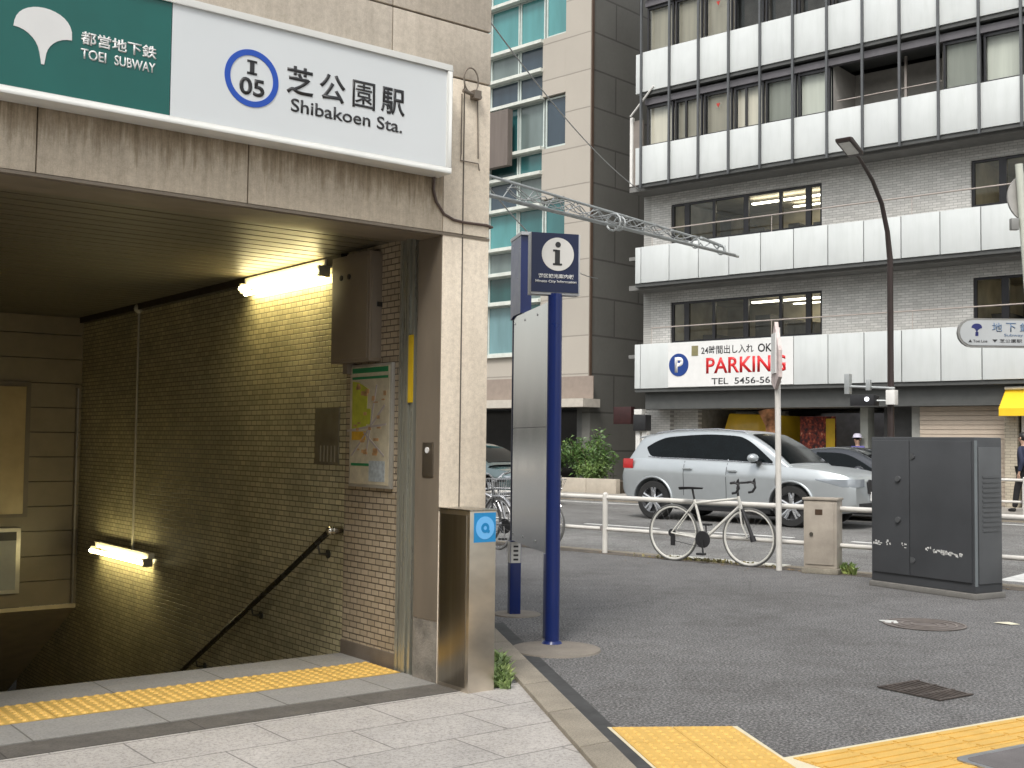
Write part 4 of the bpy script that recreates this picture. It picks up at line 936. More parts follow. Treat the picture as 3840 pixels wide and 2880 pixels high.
# ---------------------------------------------------------------- far planter and shrubs
pl = thing('planter_kerb', 'low beige stone planter edge along the far pavement', 'planter', 'W', (-21, 25.6, .045))
for k in range(9): mb(pl).box(-27 + k * 1.0, -26.01 + k * 1.0, 25.3, 25.5, .045, .43).build('stone_block', pm('planter stone', (.44, .39, .32), .75, var=.12, fine=.1), pl, bevel=.01)
mb(pl).box(-27, -18.05, 25.5, 27.0, .045, .36).build('soil', pm('soil', (.06, .045, .03), .9), pl)
def leafmat(name, c, tr=.25):
    m, n, p = newmat(name)
    f = noise(n, coords(n), 3.0, 3); f2 = noise(n, coords(n), 30.0, 2)
    base = ramp(n, f, [(.3, c4(c, .55)), (.55, c4(c, 1.0)), (.75, (c[0] * 1.8, c[1] * 1.45, c[2] * 1.1, 1))])
    base = mixc(n, 1.0, base, ramp(n, f2, [(.35, (.7, .72, .65, 1)), (.65, (1.25, 1.2, 1.1, 1))]), 'MULTIPLY')
    n.links.new(base, p.inputs['Base Color']); p.inputs['Roughness'].default_value = .45
    return m
m_leaf = leafmat('shrub leaf', (.085, .17, .045)); m_leaf2 = leafmat('shrub leaf light', (.14, .23, .07)); m_grass = leafmat('weed green', (.27, .38, .15))
m_stem = pm('stem', (.10, .07, .04), .8)
def shrub(t, c, rx, ry, h, n, lw, ll, seed, mat, nst=14, name='foliage'):
    r = random.Random(seed); m = mb(t); s = mb(t)
    for i in range(nst):
        an = r.random() * 6.283; u = r.random() ** .5
        bx_, by_ = c[0] + rx * .3 * u * math.cos(an), c[1] + ry * .3 * u * math.sin(an)
        tx, ty = c[0] + rx * u * math.cos(an), c[1] + ry * u * math.sin(an); hh = h * (.55 + .45 * r.random()) * (1 - .3 * u)
        mid = ((bx_ * .6 + tx * .4), (by_ * .6 + ty * .4), c[2] + hh * .55)
        s.tube([(bx_, by_, c[2]), mid, (tx, ty, c[2] + hh)], [.014, .01, .005], 5)
        for k in range(n // nst):
            q = r.random() ** .7; 
            px = bx_ + (tx - bx_) * q + r.gauss(0, .09); py = by_ + (ty - by_) * q + r.gauss(0, .09); pz = c[2] + hh * q + r.gauss(0, .05)
            d = Vector((r.gauss(0, 1), r.gauss(0, 1), r.gauss(.5, .7))).normalized(); sd_ = d.cross(Vector((r.gauss(0, 1), r.gauss(0, 1), r.gauss(0, 1)))).normalized()
            L_, w_ = ll * r.uniform(.6, 1.2), lw * r.uniform(.7, 1.2); p = Vector((px, py, max(pz, c[2] + .02)))
            m.add([p, p + d * L_ * .5 + sd_ * w_ / 2, p + d * L_ - Vector((0, 0, L_ * .2)), p + d * L_ * .5 - sd_ * w_ / 2], [(0, 1, 2, 3)])
    s.build('stems', m_stem, t); return m.build(name, mat, t)
sh = thing('shrub', 'tall loose leafy shrub growing behind the blue pole', 'shrub', 'W', (-18.7, 26.2, .36))
shrub(sh, (-19.4, 26.2, .36), 1.0, .7, 1.55, 2600, .045, .17, 3, m_leaf, 22)
sh2 = thing('shrub', 'low bright green shrub at the planter edge by the silver car', 'shrub', 'W', (-18.4, 25.8, .36))
shrub(sh2, (-19.2, 25.85, .36), .8, .35, .75, 1500, .04, .13, 7, m_leaf2, 16)
sh3 = thing('shrub', 'dense dark shrub further left along the far planter', 'shrub', 'W', (-21.5, 26.2, .36))
shrub(sh3, (-21.6, 26.2, .36), 1.5, .7, 1.2, 2200, .05, .16, 9, m_leaf, 20)
# weeds by the kerb and the cabinet
def tuft(name, lab, fr, pts, hh, seed, mat, n=420, w=.012, kind='stuff'):
    r = random.Random(seed); m = MB()
    cx = sum(p[0] for p in pts) / len(pts); cy = sum(p[1] for p in pts) / len(pts)
    for i in range(n):
        a, b, c = r.sample(pts, 3) if len(pts) > 2 else (pts[0], pts[1], pts[0]); u, v_ = r.random(), r.random()
        if u + v_ > 1: u, v_ = 1 - u, 1 - v_
        x = a[0] + (b[0] - a[0]) * u + (c[0] - a[0]) * v_ - cx; y = a[1] + (b[1] - a[1]) * u + (c[1] - a[1]) * v_ - cy
        h = hh * r.uniform(.3, 1); lx, ly = r.gauss(0, h * .6), r.gauss(0, h * .6); an = r.random() * 3.14; dx, dy = w * math.cos(an), w * math.sin(an)
        m.add([(x - dx, y - dy, 0), (x + dx, y + dy, 0), (x + lx * .5 + dx * 1.4, y + ly * .5 + dy * 1.4, h * .7), (x + lx, y + ly, h), (x + lx * .5 - dx * 1.4, y + ly * .5 - dy * 1.4, h * .7)], [(0, 1, 2, 3, 4)])
    o = m.build(name, mat); place(o, fr, cx, cy, .003); tag(o, lab, 'weeds', kind=kind); return o
tuft('grass', 'patch of short green weeds between the steel post and the kerb', 'S', [(3.99, 5.32), (4.05, 5.22), (4.30, 5.62), (4.55, 6.0), (4.16, 6.0)], .085, 5, m_grass, 900, .008)
_r = random.Random(21); _m = MB()
for _i in range(150):
    _a, _b = _r.uniform(-11, -3.2), 11.93 + abs(_r.gauss(0, .07)) * (1 if _r.random() < .8 else -5); _s = _r.uniform(.008, .028); _t = _r.random() * 6.3
    _m.add([(_a + _s * math.cos(_t + q) * (1 if j % 2 else .5), _b + _s * math.sin(_t + q) * (1 if j % 2 else .5), .004 + (.006 if j == 0 else 0)) for j, q in enumerate((0, 1.57, 3.14, 4.71))], [(0, 1, 2, 3)])
_m.off = Vector((0, 0, 0)); _o = _m.build('leaf_litter', pm('dry leaf litter', (.20, .13, .06), .8, var=.6, scale=20)); place(_o, 'W', 0, 0, .002); tag(_o, 'scattered dry leaf bits along the foot of the near fence', 'litter', kind='stuff')
tuft('weeds', 'small green weeds sprouting between the two street cabinets', 'W', [(-5.75, 12.1), (-5.35, 11.98), (-5.5, 12.25)], .13, 6, m_grass, 160)
tuft('weeds', 'sparse dry weeds in the grit under the parked white bicycle', 'W', [(-8.3, 11.98), (-6.3, 12.05), (-7.3, 12.12)], .05, 8, leafmat('dry weed', (.22, .20, .09)), 160)
# ---------------------------------------------------------------- information sign on its blue pole
m_blue = pm('pole blue', (.004, .018, .125), .3, var=.08, coat=.2)
m_navy = pm('sign navy', (.003, .010, .052), .3, var=.08)
m_silver = pm('silver edge', (.50, .51, .53), .4, .3)
TH['I'] = R(14.3)
isg = thing('information_sign', 'navy square information sign on a round blue pole', 'sign', 'I', (0, 0, 0)); isg.location = (.296, 8.104, 0)
OFF[isg.name] = (0, 0, 0)
mb(isg).cyl((0, 0, 0), (0, 0, 2.44), .051, n=28).build('pole', m_blue, isg, smooth=True)
mb(isg).cyl((0, 0, .008), (0, 0, .03), .075, .06, n=28).build('pole_collar', m_blue, isg, smooth=True)
mb(isg).box(-.185, .172, -.03, .06, 2.43, 2.863).build('sign_case', m_silver, isg, bevel=.004)
mb(isg).box(-.185, .158, -.036, -.0305, 2.447, 2.863).build('sign_face', m_navy, isg)
FI = -.036
mb(isg).lathe([(0, FI - .003), (.117, FI - .003), (.117, FI)], 'y', (.006, 0, 2.715), 40).build('white_disc', m_offw, isg)
ik = mb(isg); ik.lathe([(0, FI - .006), (.02, FI - .006), (.02, FI - .003)], 'y', (.006, 0, 2.782), 20).box(-.016, .02, FI - .006, FI - .003, 2.645, 2.745).box(-.03, .0, FI - .006, FI - .003, 2.733, 2.747).box(-.03, .036, FI - .006, FI - .003, 2.637, 2.65)
ik.build('lettering', m_ink, isg)
text('港区観光案内板', m_white, isg, -.135, .125, 2.545, 2.575, FI, bold=.02)
text('Minato City Information', m_white, isg, -.155, .145, 2.508, 2.532, FI, bold=.012)
disc = MB().lathe([(0, .012), (.30, .012), (.305, 0)], n=40).build('concrete_footing', pm('footing concrete', (.21, .185, .155), .85, var=.15, fine=.2), smooth=True)
disc.location = (.315, 7.905, 0); tag(disc, 'round tan concrete footing patch around the blue pole', 'footing')
# map board seen almost edge-on behind
TH['M'] = math.atan2(-.974, .225)
mbd = thing('map_board', 'tall mirror steel map board with a blue end post behind the blue pole', 'map board', 'M', (0, 0, 0)); mbd.location = (.036, 9.5, 0); OFF[mbd.name] = (0, 0, 0)
m_mirror = pm('mirror steel', (.72, .73, .72), .15, 1.0, var=.06, scale=1.5, stretch=(1, 1, .4))
mb(mbd).box(.0, 1.20, -.03, .03, .60, 2.42).build('board', m_mirror, mbd)
mb(mbd).box(-.02, .0, -.035, .035, .60, 2.42).build('edge_strip', m_navy, mbd)
bp = mb(mbd); bp.prism([(-.05, 2.40), (.06, 2.425), (.30, 2.425), (.30, 3.05), (-.05, 3.05)], 1, -.045, .045); bp.build('blue_head', m_blue, mbd)
mb(mbd).box(-.055, .33, -.05, .05, 3.05, 3.075).build('head_cap', m_silver, mbd)
for x_ in (-.045, 1.10): mb(mbd).box(x_, x_ + .09, -.045, .045, 0, .60).build('leg', m_blue, mbd, bevel=.003)
mb(mbd).box(-.046, .047, -.0475, -.045, .42, .59).box(.0455, .0475, -.04, .04, .42, .59).build('leg_label', m_offw, mbd)
for x_ in (.06, .40, .80, 1.14):
    for z_ in (.66, 2.36): mb(mbd).cyl((x_, -.034, z_), (x_, -.0295, z_), .010, n=10).build('bolt', m_silver, mbd)
mb(mbd).box(0, 1.20, -.0315, -.03, 1.508, 1.513).build('panel_seam', m_ink, mbd)
lk = mb(mbd)
for k in range(4): lk.box(.0475, .049, -.02, .02, .44 + k * .035, .455 + k * .035)
lk.build('label_text', m_ink, mbd)

d2 = MB().lathe([(0, .010), (.19, .010), (.195, 0)], n=28).build('concrete_footing', pm('footing concrete', (.27, .235, .20)), smooth=True)
d2.location = (.06, 9.5, 0); tag(d2, 'small pale footing under the map board leg', 'footing')
# ---------------------------------------------------------------- street cabinets
def quadprism(m, pts, z0, z1): return m.prism(pts, 2, z0, z1)
m_cab = pm('anthracite cabinet', (.055, .058, .063), .42, var=.18, scale=2, bmp=.03)
m_cabs = pm('anthracite cabinet side', (.085, .09, .095), .4, var=.2, scale=2)
L_, M_, R_ = Vector((3.637, 11.738)), Vector((4.269, 10.702)), Vector((4.557, 10.966))
u1 = (M_ - L_).normalized(); u2 = (R_ - M_).normalized(); wd, dp_ = (M_ - L_).length, (R_ - M_).length
TH['C'] = math.atan2(u1.y, u1.x); 
cab = thing('street_cabinet', 'large dark grey utility cabinet with two doors and white tape scraps', 'cabinet', 'C', (0, 0, 0)); cab.location = (L_.x, L_.y, 0); OFF[cab.name] = (0, 0, 0)
mb(cab).box(-.015, wd + .02, -.025, dp_ + .02, 0, .055).build('plinth', pm('cabinet plinth', (.17, .163, .15), .85, fine=.2), cab, bevel=.01)
mb(cab).box(0, wd, 0, dp_, .055, 1.49).build('cabinet_body', m_cab, cab, bevel=.012)
dsx = wd * .40
for x0, x1 in ((.03, dsx - .004), (dsx + .004, wd - .03)): mb(cab).box(x0, x1, -.018, -.001, .15, 1.455).build('door', m_cab, cab, bevel=.006)
hg = mb(cab)
for z in (1.30, .30): hg.cyl((dsx + .05, -.03, z), (dsx + .05, -.018, z), .02, n=10).box(dsx + .01, dsx + .05, -.024, -.018, z - .03, z + .03)
for z in (1.08, .68): hg.cyl((dsx - .13, -.04, z), (dsx - .13, -.018, z), .028, n=14)
hg.build('lock', pm('cabinet lock', (.13, .135, .14), .4, .5), cab, smooth=True)
mb(cab).box(wd + .0005, wd + .012, .04, dp_ * .94, .14, 1.4).build('side_panel', m_cabs, cab, bevel=.004)
sv = mb(cab)
for k in range(12): sv.box(wd + .012, wd + .018, .09, dp_ * .85, .62 + k * .045, .64 + k * .045)
sv.build('vent_slats', m_cabs, cab)
mb(cab).box(wd - .004, wd + .004, -.004, .03, .12, 1.46).build('corner_trim', pm('cabinet edge', (.16, .18, .19), .35), cab)
tp2 = mb(cab); rr_ = random.Random(5)
for x0, x1, n_, z0 in ((.04, .13, 9, .415), (.20, .25, 5, .42), (.38, .44, 5, .41), (dsx + .18, dsx + .26, 5, .40), (dsx + .27, dsx + .58, 46, .385)):
    for k in range(n_):
        x = rr_.uniform(x0, x1); z = z0 + rr_.uniform(0, .035) - (x - x0) * .06; tp2.box(x, x + rr_.uniform(.006, .026), -.0205, -.0185, z, z + rr_.uniform(.006, .022))
tp2.build('tape_scrap', pm('tape remnants', (.60, .60, .58), .7, var=.3, scale=40), cab)
L_, M_ = Vector((3.225, 12.82)), Vector((3.54, 12.64)); u1 = (M_ - L_).normalized(); w2_ = (M_ - L_).length; TH['D'] = math.atan2(u1.y, u1.x)
cb2 = thing('control_box', 'small rusty beige control box on a concrete base behind the fence line', 'control box', 'D', (0, 0, 0)); cb2.location = (L_.x, L_.y, 0); OFF[cb2.name] = (0, 0, 0)
m_bei = pm('weathered beige metal', (.35, .31, .26), .55, var=.2, scale=5, fine=.08)
mb(cb2).box(-.02, w2_ + .02, -.03, .26, 0, .06).build('plinth', pm('box plinth', (.22, .20, .16), .9, fine=.3, var=.3), cb2, bevel=.01)
mb(cb2).box(0, w2_, 0, .24, .06, .80).build('box_body', m_bei, cb2, bevel=.008)
mb(cb2).box(-.012, w2_ + .012, -.014, .25, .80, .825).build('lid', m_bei, cb2, bevel=.006)
mb(cb2).box(.025, w2_ - .03, -.012, -.001, .10, .77).build('door', m_bei, cb2, bevel=.004)
mb(cb2).box(.13, .21, -.015, -.012, .64, .70).build('maker_plate', pm('dark brown plate', (.06, .035, .02), .5), cb2)
mb(cb2).cyl((.09, -.028, .43), (.09, -.012, .43), .02).build('lock', pm('box lock', (.12, .11, .09), .4, .6), cb2, smooth=True)

# ---------------------------------------------------------------- guard rails
m_rw = pm('guard rail white', (.62, .60, .56), .4, var=.12, scale=5, fine=.05)
def fence(name, lab, a0, a1, b, z0, zt, zm, step, first, r=.03):
    t = thing(name, lab, 'guard rail', 'W', (a0, b, z0))
    for z in (zt, zm):
        mb(t).cyl((a0, b, z), (a1, b, z), r if z == zt else r * .85, n=12).build('rail', m_rw, t, smooth=True)
    a = first
    while a < a1:
        if a > a0:
            mb(t).cyl((a, b - .01, z0), (a, b - .01, zt + .035), .034, n=14).ball((a, b - .01, zt + .035), .034, 12).build('post', m_rw, t, smooth=True)
            mb(t).cyl((a - .05, b - .005, zm - .02), (a - .05, b - .005, zm + .035), .03, n=8).build('rail_clamp', pm('rail clamp', (.30, .28, .27), .5, .5), t)
        a += step
    return t
fence('guard_rail', 'white two bar pipe guard rail along the near kerb', -16, 8, 12.06, 0, .705, .305, 3.0, -14.74)
fence('guard_rail', 'white pipe guard rail along the far kerb behind the cabinet', -9.4, 6, 24.55, .045, .74, .30, 2.0, -9.4)

# white edge-on sign post near the bicycle
sp_ = thing('sign_post', 'slim white steel post with an edge-on sign leaning by the fence', 'sign post', '0', (3.006, 13.038, 0))
mb(sp_).cyl((3.006, 13.038, 0), (2.985, 13.038, 2.72), .033, n=16).build('post', m_rw, sp_, smooth=True)
m_pk = pm('faded sign edge', (.55, .46, .44), .6, var=.25, scale=14)
sb_ = mb(sp_); sb_.prism([(12.80, 2.15), (12.80, 2.45), (13.0, 2.78), (13.06, 2.70), (13.16, 2.45), (13.16, 2.10), (13.0, 2.02)], 0, 2.945, 2.985); sb_.build('sign_plate', m_pk, sp_)
mb(sp_).box(2.93, 2.945, 12.9, 13.1, 2.2, 2.65).build('sign_back', m_white, sp_)
for z_ in (2.25, 2.5): mb(sp_).box(2.965, 3.02, 13.0, 13.07, z_, z_ + .05).build('clamp', m_silver, sp_)

# guide sign pole at the right edge
gp_ = thing('guide_sign', 'grey rounded subway guide sign arm on a leaning pale pole', 'guide sign', '0', (5.22, 11.7, 0))
m_gs = pm('guide sign grey', (.42, .44, .45), .4, var=.08, scale=3)
mb(gp_).cyl((5.43, 11.76, 0), (5.17, 11.76, 4.3), .038, n=16).build('pole', pm('pale green grey pole', (.52, .54, .47), .5, var=.1), gp_, smooth=True)
def slot(x0, x1, z0, z1, y0, y1, m):
    r_ = (z1 - z0) / 2; pts = []
    for k in range(9): t_ = math.pi / 2 + math.pi * k / 8; pts.append((x0 + r_ + r_ * math.cos(t_), z0 + r_ + r_ * math.sin(t_)))
    for k in range(9): t_ = -math.pi / 2 + math.pi * k / 8; pts.append((x1 - r_ + r_ * math.cos(t_), z0 + r_ + r_ * math.sin(t_)))
    return m.prism(pts, 1, y0, y1)
slot(4.495, 5.92, 2.405, 2.70, 11.67, 11.71, mb(gp_)).build('sign_rim', pm('sign rim grey', (.22, .22, .21), .5), gp_)
slot(4.515, 5.90, 2.425, 2.68, 11.664, 11.672, mb(gp_)).build('sign_face', m_gs, gp_)
m_nb = pm('guide navy', (.015, .02, .12), .4); m_bg = pm('guide blue grey', (.10, .16, .26), .5)
gink(gp_, 4.685, 2.545, .105, .10, 11.664, m_nb); 
mb(gp_).box(4.67, 4.70, 11.661, 11.664, 2.52, 2.56).build('emblem_stem', m_nb, gp_)
for ch, a0 in (('地', 4.84), ('下', 4.98), ('鉄', 5.12)): text(ch, m_bg, gp_, a0, a0 + .10, 2.565, 2.655, 11.664, bold=.01)
text('Subway', m_bg, gp_, 4.96, 5.15, 2.51, 2.545, 11.664)
text('▲ Toei Line', m_ink, gp_, 4.60, 4.79, 2.455, 2.485, 11.664); text('▼ 芝公園駅', m_ink, gp_, 4.84, 5.14, 2.455, 2.49, 11.664)
mb(gp_).cyl((5.34, 11.80, 3.97), (5.34, 11.83, 3.97), .27, n=32).build('round_plate', pm('round sign back', (.40, .39, .37), .5, .3), gp_)
mb(gp_).box(5.08, 5.16, 11.74, 11.80, 3.62, 3.74).build('clamp', pm('clamp grey', (.25, .25, .24), .5, .4), gp_, bevel=.008)

# ---------------------------------------------------------------- cars
def crom(ctrl, x):
    if x <= ctrl[0][0]: return ctrl[0][1]
    if x >= ctrl[-1][0]: return ctrl[-1][1]
    for i in range(len(ctrl) - 1):
        if ctrl[i][0] <= x <= ctrl[i + 1][0]:
            x0, y0 = ctrl[i]; x1, y1 = ctrl[i + 1]
            m0 = (y1 - ctrl[i - 1][1]) / (x1 - ctrl[i - 1][0]) if i > 0 else (y1 - y0) / (x1 - x0)
            m1 = (ctrl[i + 2][1] - y0) / (ctrl[i + 2][0] - x0) if i + 2 < len(ctrl) else (y1 - y0) / (x1 - x0)
            h = x1 - x0; t = (x - x0) / h
            return (2 * t ** 3 - 3 * t ** 2 + 1) * y0 + (t ** 3 - 2 * t ** 2 + t) * h * m0 + (-2 * t ** 3 + 3 * t ** 2) * y1 + (t ** 3 - t ** 2) * h * m1
m_tyre = pm('tyre', (.018, .018, .018), .8); m_rim = pm('alloy rim', (.55, .56, .58), .25, .9); m_rimd = pm('rim dark', (.03, .03, .032), .5)  # rim dark: near-black disc behind the spokes
m_cglass = pm('car glass', (.003, .005, .006), .06, var=.3, spec=.16); m_trim = pm('black trim', (.02, .02, .022), .45)
m_tail = pm('tail lamp red', (.42, .01, .012), .15, coat=.5); m_hlamp = pm('head lamp', (.30, .33, .36), .1, .3, coat=.5)
def car(name, lab, P, fr, a, b, z, rot):
    L, Wd = P['L'], P['W'] / 2
    t = thing(name, lab, 'car', fr, (a, b, z), rot); OFF[t.name] = (0, 0, 0)
    paint = P['paint']
    def half(x): return Wd * crom(P['plan'], x / L)
    def sect(x):
        zt = crom(P['top'], x); zb = crom(P['bot'], x); w = half(x); h = zt - zb
        return [(0, zb), (w * .86, zb), (w * .955, zb + .06), (w * .972, zb + h * .2), (w * .982, zb + h * .45), (w, zb + h * .70), (w * .992, zb + h * .76), (w * .955, zb + h * .93), (w * .92, zt - .008), (w * .6, zt + .018), (0, zt + .03)]
    m = MB(); N = 72; n = 0; vs = []; fs = []
    for i in range(N + 1):
        x = L * (.5 - .5 * math.cos(math.pi * i / N)) * 1.0; s_ = sect(x)
        ring = [(x, y, zz) for y, zz in s_] + [(x, -y, zz) for y, zz in s_[-2:0:-1]]
        n = len(ring); vs += ring
    for i in range(N): fs += [(i * n + k, (i + 1) * n + k, (i + 1) * n + (k + 1) % n, i * n + (k + 1) % n) for k in range(n)]
    fs += [tuple(range(n)), tuple(range(N * n, (N + 1) * n))[::-1]]
    m.add(vs, fs); body = m.build('body', paint, t, smooth=True, ang=50)
    cut = MB()
    for wx in P['wheels']: cut.cyl((wx, -Wd - .2, P['wr'] ), (wx, -Wd + .32, P['wr']), P['wr'] + .055, n=40); cut.cyl((wx, Wd - .32, P['wr']), (wx, Wd + .2, P['wr']), P['wr'] + .055, n=40)
    co = cut.build('cutter', m_trim, t)
    md = body.modifiers.new('b', 'BOOLEAN'); md.operation = 'DIFFERENCE'; md.object = co; md.solver = 'EXACT'
    dg = bpy.context.evaluated_depsgraph_get(); dg.update(); me = bpy.data.meshes.new_from_object(body.evaluated_get(dg))
    body.modifiers.clear(); body.data = me; bpy.data.objects.remove(co)
    for p_ in me.polygons: p_.use_smooth = True
    me.set_sharp_from_angle(angle=R(35))
    # greenhouse
    gx0, gx1 = P['gx']; belt = lambda x: crom(P['top'], x) - .03
    wb_ = lambda x: half(x) * .925; tum = P['tum']
    roofz = lambda x: crom(P['roof'], x)
    vs = []; fs = []; N = 56
    for i in range(N + 1):
        x = gx0 + (gx1 - gx0) * i / N; zr = max(roofz(x), belt(x) + .002); zb = belt(x); w0 = wb_(x); w1 = w0 - (zr - zb) * tum
        prof = [(w0, zb)] + [(w0 - (zr - .05 - zb) * tum * k / 4, zb + max(zr - .05 - zb, 0) * k / 4) for k in (1, 2, 3, 4)] + [(w1 - .035, zr - .012), (w1 * .72, zr + .012), (0, zr + .022)]
        ring = [(x, y, zz) for y, zz in prof] + [(x, -y, zz) for y, zz in prof[-2::-1]]
        n = len(ring); vs += ring
    for i in range(N): fs += [(i * n + k, (i + 1) * n + k, (i + 1) * n + k + 1, i * n + k + 1) for k in range(n - 1)]
    MB().add(vs, fs).build('roof', paint, t, smooth=True, ang=50)
    yside = lambda x, zz: wb_(x) - (zz - belt(x)) * tum
    def sidewin(poly, s_, nm='window', mat=None, off=.006):
        # dense polygon strip between lower and upper outlines
        lo, hi = poly; M_ = 24; vs = []; x0, x1 = lo[0][0], lo[-1][0]
        for i in range(M_ + 1):
            x = x0 + (x1 - x0) * i / M_; za = crom(lo, x); zb = max(crom(hi, x), za + .001)
            for k in range(4): zz = za + (zb - za) * k / 3; vs.append((x, s_ * (yside(x, zz) + off), zz))
        MB().add(vs, [(i * 4 + k, (i + 1) * 4 + k, (i + 1) * 4 + k + 1, i * 4 + k + 1) for i in range(M_) for k in range(3)]).build(nm, mat or m_cglass, t, smooth=True)
    for s_ in (-1, 1):
        for w_ in P['wins']: sidewin(w_, s_)
    def topglass(x0, x1, nm, margin=.10):
        vs = []; M_ = 14
        for i in range(M_ + 1):
            x = x0 + (x1 - x0) * i / M_; zr = max(roofz(x), belt(x)); w1 = wb_(x) - (zr - belt(x)) * tum - margin
            for k in range(7):
                f_ = -1 + k / 3; vs.append((x, w1 * f_, zr + .012 + .022 * (1 - abs(f_) ** 1.5)))
        MB().add(vs, [(i * 7 + k, (i + 1) * 7 + k, (i + 1) * 7 + k + 1, i * 7 + k + 1) for i in range(M_) for k in range(6)]).build(nm, m_cglass, t, smooth=True)
    topglass(*P['wind'], 'windscreen'); topglass(*P['rearg'], 'rear_window', .16)
    # wheels
    for wx in P['wheels']:
        for s_ in (-1, 1):
            wr = P['wr']; y0 = s_ * (Wd - .03); y1 = s_ * (Wd - .26)
            MB().lathe([(wr * .66, y0 - s_ * .0), (wr * .93, y0), (wr, y0 - s_ * .04), (wr, y1 + s_ * .04), (wr * .93, y1), (wr * .66, y1)], 'y', (wx, 0, wr), 36).build('wheel', m_tyre, t, smooth=True)
            whl = bpy.context.scene.objects[-1] if False else t.children[-1]
            MB().lathe([(wr * .70, y0 - s_ * .005), (wr * .665, y0 - s_ * .0), (wr * .63, y0 - s_ * .03), (wr * .62, y1)], 'y', (wx, 0, wr), 36).build('rim', m_rim, whl, smooth=True)
            MB().lathe([(0, y0 - s_ * .09), (wr * .63, y0 - s_ * .09)], 'y', (wx, 0, wr), 24).build('brake_disc', m_rimd, whl)
            sp5 = MB()
            for k in range(10):
                an = 2 * math.pi * (k // 2) / 5 + (.16 if k % 2 else -.16) + .3; c_, s2_ = math.cos(an), math.sin(an)
                sp5.cyl((wx + .05 * wr * c_, y0 - s_ * .035, wr + .05 * wr * s2_), (wx + wr * .65 * c_, y0 - s_ * .02, wr + wr * .65 * s2_), wr * .085, wr * .07, n=8)
            sp5.cyl((wx, y0 - s_ * .06, wr), (wx, y0 - s_ * .01, wr), wr * .16, n=16); sp5.build('spokes', m_rim, whl, smooth=True)
        MB().box(wx - .3, wx + .3, -Wd + .3, Wd - .3, .3, .62).build('underbody', m_trim, t)
    MB().box(P['wheels'][0] + .45, P['wheels'][1] - .45, -Wd * .9, Wd * .9, crom(P['bot'], L / 2) - .06, crom(P['bot'], L / 2) + .02).build('sill_trim', m_trim, t, bevel=.02)
    # door gaps and handles
    for s_ in (-1, 1):
        sm_ = MB()
        for x, za, zb in P['seams']:
            vs = []
            for k in range(9):
                zz = za + (zb - za) * k / 8; zt = crom(P['top'], x); z0_ = crom(P['bot'], x); h = zt - z0_; u = (zz - z0_) / h; w = half(x)
                y = w * (crom([(0, .93), (.08, .958), (.2, .972), (.45, .982), (.70, 1.0), (.76, .992), (.93, .955), (1, .92)], u)) + .0025; vs += [(x - .005, s_ * y, zz), (x + .005, s_ * y, zz)]
            sm_.add(vs, [(2 * k, 2 * k + 1, 2 * k + 3, 2 * k + 2) for k in range(8)])
        sm_.build('door_gap', m_trim, t)
        for x, zz in P['handles']: MB().box(x - .1, x + .1, s_ * (half(x) - .01), s_ * (half(x) + .03), zz - .018, zz + .018).build('door_handle', paint, t, bevel=.01)
        x, zz = P['mirror']; q = MB(); q.ball((x, s_ * (half(x) + .10), zz), .115, 14, (.9, 1.1, .72)); q.build('mirror', paint, t, smooth=True)
        MB().box(x - .05, x + .08, s_ * (half(x) - .12), s_ * (half(x) + .1), zz - .10, zz - .05).build('mirror_foot', m_trim, t, bevel=.01)
    def lamp(nm, mat, x0, x1, za, zb, yin, endx, n_=8):
        for s_ in (-1, 1):
            vs = []
            for i in range(n_ + 1):
                x = x0 + (x1 - x0) * i / n_; w = half(x) * .995 + .006
                for zz in (za if not callable(za) else za(x), (za(x) if callable(za) else za) * .5 + zb * .5, zb): vs.append((x, s_ * w * (1 if zz != zb else .985), zz))
            xe = endx + (.012 if endx > L / 2 else -.012)
            for zz in (za if not callable(za) else za(x1), ((za(x1) if callable(za) else za) + zb) / 2, zb): vs.append((xe, s_ * half(endx) * .97, zz))
            for zz in (za if not callable(za) else za(x1), ((za(x1) if callable(za) else za) + zb) / 2, zb): vs.append((xe, s_ * yin, zz))
            MB().add(vs, [(i * 3 + k, (i + 1) * 3 + k, (i + 1) * 3 + k + 1, i * 3 + k + 1) for i in range(n_ + 2) for k in range(2)]).build(nm, mat, t, smooth=True, ang=50)
    lamp('tail_light', m_tail, P['tl'][0], .02, P['tl'][1], P['tl'][2], Wd * .55, .0)
    hl_ = P['hl']; lamp('headlight', m_hlamp, hl_[0], L - .02, lambda x: hl_[1] + (hl_[2] - .015 - hl_[1]) * min(max((L - .2 - x) / (L - .2 - hl_[0]), 0), 1), hl_[2], Wd * .42, L)
    # front: grille, lower intake, plate
    for s_ in (-1, 1):
        MB().prism([(s_ * .03, P['hl'][1] - .14), (s_ * .25, P['hl'][1] - .12), (s_ * .30, P['hl'][2] - .06), (s_ * .20, P['hl'][2] - .01), (s_ * .03, P['hl'][2] - .03)], 0, L - .005, L + .022).build('grille', m_trim, t)
    MB().box(L - .02, L + .014, -Wd * .62, Wd * .72, .34, .47).build('lower_intake', m_trim, t, bevel=.01)
    MB().box(L + .01, L + .03, -.165, .165, .50, .665).build('number_plate', m_white, t, bevel=.004)
    MB().box(-.03, -.005, -.165, .165, P['tl'][1] - .1, P['tl'][1] + .05).build('number_plate', m_white, t, bevel=.004)
    return t
m_silverp = pm('silver car paint', (.46, .49, .505), .34, .6, var=.03, coat=.2)
